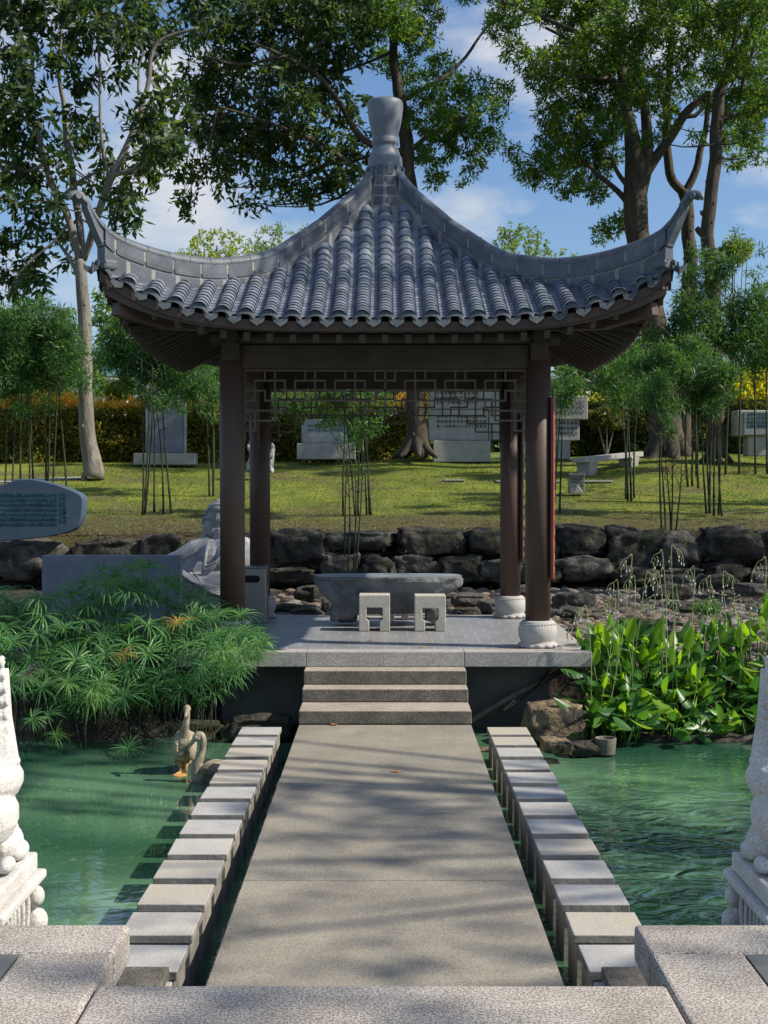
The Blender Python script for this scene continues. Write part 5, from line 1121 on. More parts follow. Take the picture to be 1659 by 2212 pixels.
offtree('unseen tree just outside the right edge, added to shade the roof', 10.2, 18.6, 13, [(7.2, 15.6, 12.0, 1.3), (8.6, 16.8, 12.6, 1.5), (7.4, 18.2, 12.3, 1.4), (6.2, 17.0, 12.6, 1.2), (9.4, 15.4, 12.2, 1.1), (8.8, 19.0, 12.0, 1.4), (6.0, 19.2, 12.2, 1.2), (5.3, 15.6, 12.3, 1.0)], per=55)
offtree('unseen tree beside the pond at the right, added to cast dapples on the walkway', 18.5, 7.4, 15.5, [(15.7, 7.3, 14, .75, 1.3), (15.0, 7.8, 14.2, .6, 1.2), (16.3, 7.6, 13.8, .6, 1.1), (15.2, 6.7, 14, .6, .9), (14.8, 8.6, 14, .5, .8), (16, 8.8, 14.1, .45, .8), (15.6, 3.2, 14, 1.5, .28), (15.0, 5.0, 14, 1.2, .22), (16.6, 1.8, 14, 1.2, .3), (18.5, 6, 15, 1.4), (19, 9, 14.5, 1.5), (10.6, 9.6, 14, 1.0), (11.9, 10.2, 14.2, 1.0), (12.9, 11.4, 14, .7), (10.8, 11.2, 14, 1.0), (9.2, 10.4, 14, 1.1), (13.2, 9.2, 14.2, .45), (12.2, 6.0, 13.5, 1.0, .5), (11.6, 3.8, 13.6, .8, .5), (14.2, 1.4, 14, .5, 1.2), (13.5, 1.9, 14, .4, 1.0)], per=45)  # some crown clusters added only to shade the far left water
offtree('unseen tree outside the right edge, added to shade the dry stream and rock wall', 14.5, 23.5, 14, [(8.6, 24.8, 12.6, 1.2), (10.6, 25.0, 12.8, 1.4), (12.8, 24.6, 12.6, 1.5), (15, 25.2, 12.8, 1.6), (17.2, 24.8, 12.6, 1.4), (19, 25, 12.6, 1.4), (14.6, 22.4, 12.8, 1.4), (17.2, 22.0, 12.8, 1.5), (16.2, 19.8, 12.6, 1.2, .7), (18.6, 20.2, 12.6, 1.3, .7), (12.6, 22.6, 12.8, 1.2, .8), (9.4, 20.6, 12.7, 1.0), (8.3, 20.2, 12.8, .9), (10.4, 21.2, 12.8, .9), (19.5, 22.5, 12.6, 1.3)], th=.22, per=34)  # unseen, added to shade rocks, pebbles and statue
offtree('unseen tree on the lawn outside the right edge, added to shade it', 15.5, 31, 12, [(14, 29.2, 9.2, 1.3), (16, 28.6, 8.6, 1.4), (12.6, 33.5, 9.6, 1.1), (16.8, 30.5, 9.6, 1.3), (11.4, 31.4, 10.2, 1.0), (18.5, 32, 9, 1.2)], th=.25, per=26)  # unseen, added for shade on the lawn
offtree('unseen bushy tree on the rise outside the right edge, added to shade the lawn', 19.5, 36.6, 12, [(17.2, 36.0, 9.0, 1.0), (20.8, 36.5, 9.6, 1.2)], th=.25, per=26)  # unseen, added for more lawn shade
# --- far trees
def fartree(name, label, Y, x, ybase, blobs, lf, L=.22, Wd=.12, per=26, m_=10, grp='far trees beyond the garden', tr=6):
    tree(name, label, Y, (x, ybase), [([(x, ybase), (x + 4, (ybase + blobs[0][1]) / 2), (blobs[0][0], blobs[0][1])], [tr, tr * .8, tr * .3])] + [([(x + 3, (ybase + b[1]) / 2), (b[0], b[1])], [tr * .4, tr * .15]) for b in blobs[1:5]], blobs, per, m_, L, Wd, lf, BK_mid, group=grp, yspread=1.5, flare=False, twig=False)
fartree('far_tree', 'sunlit yellow-green tree far behind, left of the roof ridge', 85, 450, 900, [(470, 530, 42), (420, 545, 36), (395, 560, 24), (500, 520, 24), (440, 515, 22), (510, 560, 36), (460, 580, 50), (400, 600, 36)], LF_far, .2, .1, per=60)
fartree('far_tree', 'rounded green tree far behind, just left of the pavilion roof slope', 90, 580, 900, [(575, 520, 38), (610, 505, 24), (545, 540, 30), (600, 545, 40), (560, 575, 40), (650, 500, 16)], LF_far2, .2, .1, per=60)
fartree('far_tree', 'pale green tree far behind, right of the pavilion roof slope', 80, 1130, 900, [(1100, 500, 28), (1135, 515, 36), (1090, 530, 28), (1160, 535, 28), (1120, 550, 40), (1170, 560, 30), (1060, 545, 14), (1030, 520, 12), (1215, 553, 14), (1245, 553, 10)], LF_far2, .2, .1, per=60)
LF_back = leafmat('leaf_backdrop', (0.045, 0.115, 0.04), (0.10, 0.20, 0.06), (0.18, 0.28, 0.07), .4)
for (x, Y, lab, bls) in ((40, 56, 'bushy green tree beyond the hedge at the left edge', [(30, 740, 60), (-20, 720, 60), (70, 780, 60), (20, 820, 60), (100, 820, 50), (90, 750, 36), (60, 700, 30), (130, 800, 40), (0, 780, 60)]),
                         (260, 60, 'blue-green tree beyond the hedge between the pale trunk and the eave', [(240, 680, 44), (225, 640, 30), (280, 720, 50), (230, 750, 40), (300, 770, 50), (250, 700, 40), (330, 790, 40), (270, 640, 20), (350, 740, 40), (300, 650, 20)]),
                         (400, 55, 'green tree beyond the hedge under the left eave', [(400, 760, 50), (450, 800, 50), (370, 820, 40), (420, 840, 40), (480, 830, 40)]),
                         (150, 58, 'dark green tree beyond the hedge behind the pale trunk', [(150, 700, 36), (140, 760, 40), (190, 800, 40), (165, 820, 50), (130, 720, 30), (215, 830, 30)]),
                         (1300, 58, 'dark tree beyond the hedge under the right eave', [(1230, 800, 40), (1290, 760, 50), (1350, 800, 50), (1240, 840, 30), (1320, 840, 40), (1400, 760, 50)]),
                         (1600, 60, 'tall green tree beyond the hedge at the right edge', [(1620, 760, 60), (1560, 720, 60), (1660, 700, 60), (1600, 820, 50), (1500, 780, 50), (1680, 800, 50), (1650, 640, 40)])):
    fartree('background_tree', lab, Y, x, 900, bls, LF_back, .20, .09, per=60, m_=10, grp='trees beyond the hedge')
# --- bamboo
BC = mat('bamboo_culm', (0.02, 0.028, 0.014), (0.05, 0.06, 0.028), 3, .6, .1)
def bamboo(label, Y, culms, blobs, lf=LF_bam, per=64, L=.17, Wd=.026, low=None, rad=2.6, m_=9):
    """culms: (xb,yb,xt,yt)"""
    q = PX(Y); p0 = P(culms[0][0], culms[0][1], Y); rt = thing('bamboo', (p0.x, Y, p0.z), label, 'bamboo', 'bamboo clumps')
    for (xb, yb, xt, yt) in culms:
        dy = random.uniform(-.25, .25); a = P(xb, yb, Y + dy); b_ = P(xt, yt, Y + dy + random.uniform(-.4, .4)); a.z = min(a.z, (zlawn(a.x, a.y) if a.y > 27.6 else zground(a.x, a.y)) + .02) if abs(a.z - zlawn(a.x, a.y)) < .5 else a.z
        n = 14; pts = []; rr = []
        for i in range(n):
            t = i / (n - 1); c = a.lerp(b_, t) + Vector((.05 * math.sin(t * 3 + xb), .04 * math.sin(t * 4), 0)); pts.append(c); rr.append(rad * q * (1 - .75 * t) * random.uniform(.9, 1.1))
        mb = MB(); mb.tube(pts, rr, 8)
        for i in range(2, n, 2): mb.tube([pts[i] - Vector((0, 0, .012)), pts[i] + Vector((0, 0, .012))], rr[i] * 1.3, 8)
        for i in range(9, n):
            for _ in range(2):
                d = Vector((random.uniform(-1, 1), random.uniform(-1, 1), random.uniform(.2, .9))).normalized(); mb.tube([pts[i], pts[i] + d * random.uniform(.25, .6)], [.006, .003], 4)
        mb.obj('culm', BC, rt, smooth=True)
    bl = []
    for b in blobs:
        c = P(b[0], b[1], Y + random.uniform(-.7, .7)); r = b[2] * q; bl.append((c, (r, r, r * .8), (b[2] / 30.0) ** 2 * .85))
        if random.random() < .55: bl.append((c + Vector((random.uniform(-1, 1) * r, 0, random.uniform(-.9, .9) * r)), (r * 1.5, r * 1.2, r * 1.15), (b[2] / 30.0) ** 2 * .22))
    V, Fc = blobleaves(bl, per, m_, L, Wd, droop=.25, shell=.1); linkobj('foliage', npmesh('foliage', V, Fc), lf, rt)
    return rt
bamboo('bamboo clump at the left edge with many thin dark culms behind the inscribed boulder', 34, [(12, 1040, 8, 820), (30, 1040, 32, 790), (48, 1040, 46, 780), (58, 1042, 66, 800), (72, 1042, 70, 820), (95, 1045, 92, 780), (106, 1042, 100, 800), (118, 1042, 120, 790), (140, 1042, 128, 790)],
       [(20, 780, 40), (60, 740, 45), (100, 700, 40), (30, 700, 40), (130, 760, 40), (80, 810, 40), (20, 840, 32), (120, 830, 34), (150, 800, 30), (60, 670, 30), (0, 740, 40), (100, 870, 18), (45, 880, 18), (-30, 780, 50), (60, 780, 45), (100, 740, 40), (140, 720, 34), (10, 690, 34), (170, 820, 26), (90, 660, 26), (130, 680, 26), (-20, 700, 40), (160, 760, 28)])
bamboo('bamboo clump with leaning culms left of the pavilion, in front of the stele', 31, [(308, 1112, 322, 800), (314, 1110, 328, 790), (338, 1106, 326, 850), (352, 1104, 334, 850), (367, 1105, 352, 800), (303, 1113, 312, 780)],
       [(300, 770, 38), (340, 740, 40), (380, 790, 38), (330, 810, 40), (290, 820, 34), (370, 840, 34), (260, 790, 26), (350, 870, 24), (400, 830, 26), (300, 720, 24), (270, 740, 24), (350, 700, 20), (390, 880, 16), (240, 720, 22), (320, 860, 20), (250, 760, 30), (270, 700, 26), (340, 770, 36), (390, 760, 34), (420, 800, 30), (310, 690, 24), (410, 850, 24), (230, 780, 24), (440, 830, 24)])
bamboo('slim bamboo clump beside the left front column', 34, [(448, 1066, 450, 800), (459, 1064, 455, 820), (464, 1062, 452, 830)], [(450, 820, 28), (470, 850, 24), (430, 830, 24), (450, 870, 22), (430, 790, 24), (480, 800, 20), (460, 900, 12)])
bamboo('bamboo clump seen through the middle of the pavilion on the lawn', 30.5, [(746, 1105, 742, 830), (762, 1100, 750, 860), (787, 1100, 786, 880), (793, 1098, 790, 880), (801, 1098, 796, 870), (778, 1100, 768, 890)],
       [(700, 860, 32), (740, 860, 32), (790, 870, 30), (660, 880, 26), (760, 900, 26), (800, 920, 20), (720, 900, 22), (640, 860, 26), (830, 870, 26), (780, 930, 16), (690, 910, 14), (770, 830, 30), (600, 870, 26)], lf=LF_bam, per=50)
bamboo('thin bamboo growing at the foot of the rock wall behind the stone table', 26.4, [(752, 1250, 744, 960), (766, 1248, 762, 980), (772, 1248, 778, 960), (748, 1248, 752, 1000)], [(745, 950, 14), (765, 960, 14), (780, 1010, 6)], per=22)
bamboo('pair of bamboo culms right of the red couplet board', 31, [(1199, 1086, 1206, 850), (1212, 1086, 1208, 830), (1194, 1088, 1202, 860)], [(1205, 850, 24), (1225, 860, 18), (1190, 830, 20), (1240, 830, 20), (1215, 880, 12)])
bamboo('bamboo clump in front of the stone bench on the right lawn', 33.2, [(1352, 1058, 1345, 850), (1356, 1058, 1350, 860), (1359, 1058, 1362, 840), (1374, 1056, 1374, 830)], [(1340, 850, 28), (1370, 830, 30), (1330, 820, 28), (1385, 860, 20), (1310, 840, 22), (1355, 790, 28), (1300, 800, 24), (1335, 880, 16)])
bamboo('thin leaning bamboo growing from the rock wall at the right', 27.2, [(1429, 1190, 1432, 840), (1434, 1190, 1430, 900), (1446, 1190, 1440, 980), (1451, 1190, 1446, 960), (1463, 1180, 1466, 1000)], [(1425, 860, 30), (1455, 870, 24), (1400, 850, 24), (1440, 900, 16), (1445, 935, 14), (1425, 820, 26)], LF_bam, L=.15)
bamboo('dense bright bamboo clump with feathery crown right of the big trunk', 30.8, [(1486, 1052, 1486, 820), (1500, 1050, 1500, 830), (1512, 1055, 1512, 820), (1523, 1090, 1520, 830), (1529, 1092, 1530, 820), (1538, 1090, 1534, 830), (1545, 1092, 1536, 840), (1552, 1096, 1552, 820), (1562, 1092, 1552, 830)],
       [(1460, 790, 36), (1500, 770, 36), (1540, 800, 36), (1430, 800, 34), (1480, 830, 32), (1520, 840, 34), (1560, 850, 28), (1500, 740, 22), (1440, 760, 26), (1410, 790, 26), (1575, 810, 26), (1490, 870, 24), (1540, 880, 22), (1400, 830, 24), (1380, 790, 24)])
bamboo('tall dark bamboo mass behind the right end of the roof', 37, [(1570, 1000, 1580, 560), (1600, 1000, 1610, 560), (1630, 1000, 1640, 600), (1505, 1000, 1515, 620), (1655, 1000, 1665, 600)],
       [(1500, 640, 40), (1540, 600, 40), (1580, 660, 36), (1620, 680, 45), (1660, 720, 50), (1470, 700, 36), (1520, 690, 45), (1560, 730, 45), (1610, 740, 45), (1650, 780, 45), (1490, 590, 26), (1530, 560, 26), (1480, 660, 30), (1440, 730, 34), (1480, 750, 36), (1570, 570, 24), (1640, 640, 30), (1400, 720, 22), (1500, 540, 16), (1630, 590, 12), (1600, 560, 9), (1590, 500, 7), (1650, 540, 9)], LF_bamd, per=55, L=.2, Wd=.032)
# --- hedges
def hedge(label, x0, x1, Y, yt, dep, lf, n, top=None, ntop=0, ht=None):
    a = P(x0, yt, Y); b_ = P(x1, yt, Y); zt = a.z; g_ = zlawn((a.x + b_.x) / 2, Y)
    rt = thing('hedge', ((a.x + b_.x) / 2, Y, g_), label, 'hedge', 'hedges at the back of the lawn')
    C = np.empty((n, 3)); C[:, 0] = rg.uniform(a.x, b_.x, n); f = rg.random(n); C[:, 2] = g_ + rg.uniform(0, 1, n) * (zt - g_); C[:, 1] = Y + rg.random(n) ** 2 * .5 + .12 * np.sin(C[:, 0] * 3.1) + .1 * np.sin(C[:, 2] * 5 + C[:, 0])
    mt_ = rg.random(n) < .25; C[mt_, 2] = zt + rg.normal(0, .05, mt_.sum()); C[mt_, 1] = Y + rg.random(mt_.sum()) * dep
    D = unit(rg.normal(size=(n, 3)) + np.array([.4, -.5, -.2])); V, Fc = leaves(C, D, rg.uniform(.09, .18, n), .075, flat=.8)
    linkobj('foliage', npmesh('foliage', V, Fc), lf, rt)
    MB().box(((a.x + b_.x) / 2, Y + .55 + dep / 2, (g_ + zt) / 2 - .15), (b_.x - a.x, dep - .4, zt - g_ - .1)).obj('inner_twigs', mat('hedge_core', (0.012, 0.02, 0.008), (0.03, 0.04, 0.015), 8, 1, .5), rt)
    if top:
        C = np.empty((ntop, 3)); C[:, 0] = rg.uniform(a.x, b_.x, ntop); C[:, 1] = Y + rg.uniform(0, dep, ntop); C[:, 2] = zt + np.abs(rg.normal(0, .18, ntop)) + .12 * np.sin(C[:, 0] * 1.7) * 1
        D = unit(rg.normal(size=(ntop, 3)) * .6 + np.array([0, 0, 1])); V, Fc = leaves(C, D, rg.uniform(.1, .2, ntop), .07, flat=0); linkobj('new_shoots', npmesh('new_shoots', V, Fc), top, rt)
    return rt
LF_hedge = leafmat('leaf_hedge', (0.06, 0.10, 0.025), (0.28, 0.29, 0.07), (0.60, 0.36, 0.12), .55, .3)
LF_orange = leafmat('leaf_orange', (0.40, 0.38, 0.05), (0.68, 0.29, 0.035), (0.72, 0.20, 0.04), .45)
LF_yel = leafmat('leaf_yellow', (0.25, 0.30, 0.02), (0.5, 0.46, 0.03), None, .45)
hedge('clipped hedge with orange new shoots across the left background', -60, 480, 42.0, 882, 1.4, LF_hedge, 15000, LF_orange, 3400)
hedge('hedge section seen between the pavilion columns', 481, 930, 43.2, 880, 1.4, LF_hedge, 10000, LF_orange, 1500)
hedge('loose hedge on the right behind the inscribed stones', 1160, 1720, 43.6, 868, 1.4, leafmat('leaf_hedge_loose', (0.03, 0.05, 0.015), (0.09, 0.11, 0.03), (0.2, 0.2, 0.05), .3, .4), 13000, LF_yel, 1500)
def bush(label, x, y, r, Y, lf, n, name='bush', cat='bush', rz=.8, L=.13, Wd=.05):
    c = P(x, y, Y); rr = r * PX(Y); rt = thing(name, (c.x, Y, zlawn(c.x, Y)), label, cat)
    bl = [((c.x + random.uniform(-.7, .7) * rr, Y + random.uniform(-.4, .4) * rr, c.z + random.uniform(-.5, .5) * rr), (rr * .6, rr * .6, rr * rz * .6), 1) for _ in range(9)]
    V, Fc = blobleaves(bl, n, 9, L, Wd, droop=0); linkobj('foliage', npmesh('foliage', V, Fc), lf, rt)
    mb = MB()
    for b in bl[:5]: mb.tube([(c.x, Y, zlawn(c.x, Y) - .1), b[0]], [.03, .01], 6)
    mb.obj('stem', BK_mid, rt)
bush('bright yellow-green sunlit bush at the right edge above the inscribed block', 1640, 835, 44, 44.5, LF_yel, 60)
bush('smaller yellow bush between the bamboo crown and the right edge', 1585, 850, 26, 44.2, LF_yel, 40)
bush('yellow-green bush rising over the orange hedge, left of the pale trunk', 255, 850, 26, 43.5, leafmat('leaf_lime', (0.10, 0.17, 0.03), (0.22, 0.28, 0.05), None, .4), 45)
bush('small tree-like shrub behind the inscribed wall on the right', 1310, 900, 30, 42.6, leafmat('leaf_olive', (0.06, 0.08, 0.02), (0.16, 0.17, 0.05), None, .35), 26)
bush('sunlit leafy shrub behind the leaning tree near the right corner of the roof', 1585, 545, 34, 45, LF_far2, 28, L=.18, Wd=.05)
# far white-columned pavilion
YF = 64; fp = thing('distant_pavilion', (P(240, 850, YF).x, YF, zlawn(-12, YF)), 'small distant pavilion with blue-green roof and white columns behind the hedge', 'pavilion')
Mw = mat('white_paint', (0.6, 0.62, 0.66), None, 3, .7, 0); Mg = mat('teal_roof', (0.05, 0.14, 0.15), (0.08, 0.2, 0.2), 9, .5, .2)
c = P(238, 806, YF); rf = MB(); rf.lathe([(1.05, 0), (1.0, .12), (.6, .28), (.28, .5), (.1, .8)], (c.x, YF, c.z - .2), 8); rf.obj('roof', Mg, fp)
MB().lathe([(.98, -.12), (.98, .0)], (c.x, YF, c.z - .21), 8).obj('eave', Mw, fp)
for dx in (-.62, .02, .62): MB().tube([(c.x + dx, YF, c.z - 2.4), (c.x + dx, YF, c.z - .3)], .11, 10).obj('column', Mw, fp)
MB().box((c.x, YF, c.z - 1.25), (1.5, .8, .25)).obj('railing', Mw, fp)
# --- grass blades and litter
n = 60000; X = rg.uniform(-10, 12, n); Y = 28.2 + rg.random(n) ** .75 * 13.5; Z = np.array([zlawn(a, b) for a, b in zip(X, Y)])
C = np.stack([X, Y, Z - .01], 1); D = unit(rg.normal(size=(n, 3)) * .45 + np.array([0, 0, 1])); V, Fc = leaves(C, D, rg.uniform(.03, .08, n), .012, 0)
tag(linkobj('grass', npmesh('grass', V, Fc), leafmat('grass_blade', (0.09, 0.13, 0.02), (0.17, 0.215, 0.03), (0.25, 0.20, 0.08), .3)), 'short lawn grass', 'grass', kind='stuff')
n = 15000; X = rg.uniform(-9, 11, n); Y = 27.7 + rg.random(n) ** 2.3 * 11; Z = np.array([zlawn(a, b) for a, b in zip(X, Y)]) + .01
D = unit(rg.normal(size=(n, 3)) * np.array([1, 1, .2])); V, Fc = leaves(np.stack([X, Y, Z], 1), D, rg.uniform(.04, .10, n), .035, 2)
tag(linkobj('leaf_litter', npmesh('leaf_litter', V, Fc), leafmat('litter', (0.10, 0.07, 0.04), (0.2, 0.14, 0.08), (0.32, 0.2, 0.1), .1)), 'dry fallen leaves and twigs scattered on the lower lawn', 'fallen leaves', kind='stuff')

# far wood closing the view behind the hedges
n = 42000; X = rg.uniform(-26, 26, n); Yw = rg.uniform(66, 72, n); hgt = 4.6 + 1.3 * np.sin(X * .7) + .9 * np.sin(X * 1.9 + 2)
Zw = zlawn(0, 68) + rg.random(n) ** .8 * hgt; D = unit(rg.normal(size=(n, 3)) + np.array([0, -.4, -.3])); V, Fc = leaves(np.stack([X, Yw, Zw], 1), D, rg.uniform(.25, .5, n), .2, 0)
tag(linkobj('far_wood', npmesh('far_wood', V, Fc), leafmat('leaf_wood', (0.02, 0.055, 0.025), (0.05, 0.105, 0.04), None, .3)), 'dense dark green wood beyond the garden hedges', 'wood', kind='stuff')

n = 6000; X = rg.uniform(-8, 9.5, n); Y = rg.uniform(26.7, 28.3, n); Z = np.where(Y > 27.5, np.array([zlawn(a, b) for a, b in zip(X, Y)]), rg.uniform(.4, 1.4, n))
k_ = (np.sin(X * 2.3) + np.sin(X * 5.1 + 1)) > -.3; X, Y, Z = X[k_], Y[k_], Z[k_]
D = unit(rg.normal(size=(len(X), 3)) * .6 + np.array([0, -.9, .1])); V, Fc = leaves(np.stack([X, Y, Z], 1), D, rg.uniform(.08, .24, len(X)), .014, 0)
tag(linkobj('weeds', npmesh('weeds', V, Fc), leafmat('weed_blade', (0.05, 0.06, 0.02), (0.11, 0.10, 0.045), (0.2, 0.16, 0.09), .2)), 'straggly weeds and dry roots hanging over the rock wall', 'weeds', kind='stuff')
n = 4200; X = rg.uniform(-4.5, 9, n); Y = rg.uniform(20.4, 26.8, n); Z = np.array([zground(a, b) for a, b in zip(X, Y)]) + rg.uniform(.03, .09, n)
D = unit(rg.normal(size=(n, 3)) * np.array([1, 1, .25])); V, Fc = leaves(np.stack([X, Y, Z], 1), D, rg.uniform(.05, .13, n), .045, 2)
tag(linkobj('leaf_litter', npmesh('leaf_litter', V, Fc), leafmat('litter_brown', (0.07, 0.045, 0.025), (0.16, 0.10, 0.055), (0.3, 0.2, 0.11), .1)), 'brown leaf litter caught among the stream pebbles', 'fallen leaves', kind='stuff')
n = 240; X = np.concatenate([rg.uniform(-3.6, -1.5, n // 2), rg.uniform(1.5, 4, n // 2)]); Y = rg.uniform(7, 14.2, n)
D = unit(rg.normal(size=(n, 3)) * np.array([1, 1, 0])); V, Fc = leaves(np.stack([X, Y, np.full(n, ZW + .004)], 1), D, rg.uniform(.012, .05, n), .010, 9)
tag(linkobj('floating_debris', npmesh('floating_debris', V, Fc), leafmat('fleck', (0.35, 0.36, 0.28), (0.5, 0.48, 0.36), (0.4, 0.25, 0.1), .1)), 'pale flecks and bits of leaf floating on the pond', 'debris', kind='stuff')
# ================================================================ PLANTS AT THE POND
def inpoly(x, y, poly):
    c = False; j = len(poly) - 1
    for i in range(len(poly)):
        if (poly[i][1] > y) != (poly[j][1] > y) and x < (poly[j][0] - poly[i][0]) * (y - poly[i][1]) / (poly[j][1] - poly[i][1]) + poly[i][0]: c = not c
        j = i
    return c
LP = leafmat('papyrus_leaf', (0.06, 0.18, 0.065), (0.105, 0.26, 0.085), (0.16, 0.32, 0.09), .35, .4)
LPy = leafmat('papyrus_leaf_yellow', (0.30, 0.22, 0.05), (0.40, 0.28, 0.06), None, .3, .5)
LPl = leafmat('papyrus_leaf_light', (0.08, 0.22, 0.05), (0.16, 0.32, 0.07), None, .4, .4)
LPd = leafmat('papyrus_leaf_dry', (0.16, 0.13, 0.09), (0.24, 0.20, 0.14), None, .1, .7)
def headmesh(seed, L, droop):
    r = random.Random(seed); n = r.randint(28, 38); V = []; Fs = []
    for i in range(n):
        a = 2 * math.pi * i / n + r.uniform(-.15, .15); e = r.uniform(.05, .75); l_ = L * r.uniform(.75, 1.1); w = .0165 * r.uniform(.8, 1.25)
        p = Vector((0, 0, 0)); pts = []; K = 4
        for k in range(K + 1):
            pts.append(p.copy()); p = p + Vector((math.cos(a) * math.cos(e), math.sin(a) * math.cos(e), math.sin(e))) * l_ / K; e -= droop * r.uniform(.7, 1.3)
        s = Vector((-math.sin(a), math.cos(a), r.uniform(-.5, .5))).normalized(); b = len(V)
        for k, q_ in enumerate(pts):
            ww = w * (.55, 1, 1, .75, .08)[k]; V += [tuple(q_ - s * ww), tuple(q_ + s * ww)]
        Fs += [(b + 2 * k, b + 2 * k + 2, b + 2 * k + 3, b + 2 * k + 1) for k in range(K)]
    return V, Fs
HM = []
for s_ in range(9):
    V, Fs = headmesh(s_, 1.0, .30 + .04 * (s_ % 4)); HM.append((V, Fs))
def papyrus(label, heads, basefn, extra=()):
    rt = thing('papyrus', basefn(0.5, 0), label, 'water plant'); stems = MB(); cache = {}
    for i, (x, y, Yh, rad, m_) in enumerate(heads):
        c = P(x, y, Yh); L = rad * PX(Yh); V, Fs = HM[i % 9]
        key = (i % 9, m_.name)
        if key not in cache:
            me = bpy.data.meshes.new('leaf_head'); me.from_pydata(V, [], Fs); me.materials.append(m_); cache[key] = me
        o = bpy.data.objects.new('leaf_head', cache[key]); COL.objects.link(o); o.parent = rt; o.location = c - rt.location; o.scale = (L, L, L * random.uniform(.8, 1.1))
        tilt = random.uniform(.1, .5) + (.25 if y > 1400 else 0); o.rotation_euler = (tilt, random.uniform(-.35, .35), random.uniform(-.5, .5))
        b = Vector(basefn(random.random(), x)); mid_ = b.lerp(c, .6) + Vector((0, .15, .18)); stems.tube(smoothpath([b, mid_, c], 4), list(np.linspace(.005, .003, 9)), 5)
    if extra:
        eb = MB()
        for i, (x, y, Yh, rad, m_) in enumerate(extra):
            V, Fs = HM[i % 9]; M_ = Matrix.Translation(P(x, y, Yh)) @ Euler((random.uniform(0, .5), random.uniform(-.4, .4), random.uniform(0, 6))).to_matrix().to_4x4() @ Matrix.Scale(rad * PX(Yh), 4)
            eb.add([M_ @ Vector(v) for v in V], Fs)
        tag(eb.obj('leaf_head', LP, rt), kind='stuff')
    stems.obj('stem_bundle', mat('papyrus_stem', (0.03, 0.07, 0.02), (0.06, 0.10, 0.03), 4, .6, 0), rt, smooth=True)
poly = [(-30, 1270), (60, 1295), (130, 1275), (200, 1232), (290, 1218), (380, 1245), (415, 1290), (500, 1310), (540, 1345), (570, 1400), (545, 1432), (490, 1465), (440, 1490), (370, 1500), (300, 1500), (235, 1535), (150, 1530), (90, 1490), (-30, 1470)]
hs = []; tries = 0
while len(hs) < 80 and tries < 20000:
    tries += 1; x = random.uniform(-30, 575); y = random.uniform(1215, 1540)
    if not inpoly(x, y, poly) or any((x - h[0]) ** 2 + (y - h[1]) ** 2 < (30 if y < 1400 else 34) ** 2 for h in hs): continue
    Yh = 16.4 - (y - 1215) / 320 * 1.6 + random.uniform(-.25, .25); hs.append((x, y, Yh, random.uniform(54, 74), LP if random.random() > .10 else LPl))
for x, y, m_ in ((383, 1345, LPy), (268, 1415, LPy), (200, 1490, LPl), (60, 1455, LPd), (215, 1505, LPl), (145, 1475, LPl)): hs.append((x, y, 14.7, 46, m_))

for x, y in ((520, 1330), (540, 1372), (500, 1362), (470, 1335), (556, 1425), (520, 1412), (480, 1402), (440, 1440), (505, 1455), (455, 1372)): hs.append((x, y, 15.0 - (y - 1330) / 200, 52, LP))
hs.append((493, 1432, 14.25, 42, LPl)); hs.append((545, 1400, 14.6, 50, LP)); hs.append((568, 1388, 14.8, 40, LPl))
ex = []
while len(ex) < 210:
    x = random.uniform(-20, 560); y = random.uniform(1240, 1545)
    if inpoly(x, y - 12, poly): ex.append((x, y, 16.8 - (y - 1215) / 320 * 1.5 + random.uniform(-.1, .5), random.uniform(50, 66), LP))
papyrus('large umbrella papyrus clump with drooping green heads, a few yellowed, over the left pond', hs, lambda t, x: (P(min(430, max(60, x * .6 + 90 + 60 * t)), 1580, 15.6).x, 15.3 + .8 * t, -.1), ex)
papyrus('single low umbrella papyrus heads hanging over the dark water at the left', [(277, 1618, 14.4, 54, LP), (105, 1548, 14.6, 48, LP), (70, 1555, 14.5, 40, LP), (120, 1590, 14.3, 36, LPl), (435, 1515, 15.2, 30, LP)], lambda t, x: (P(x * .9 + 30, 1640, 15.1).x, 15.1, -.3))
# dead reeds below
M_reed = mat('dead_reed', (0.03, 0.028, 0.018), (0.07, 0.06, 0.04), 5, .9, 0)
rd = MB()
for i in range(70):
    x = random.uniform(-60, 460); p = P(x, 1640, 15.2); a = Vector((p.x, 15.1 + random.uniform(-.2, .5), ZW - .05)); rd.tube([a, a + Vector((random.uniform(-.15, .15), random.uniform(-.1, .1), random.uniform(.3, .9)))], [.006, .003], 4)
tag(rd.obj('dry_reeds', M_reed), 'dry dead reeds under the papyrus', 'reeds', kind='stuff')

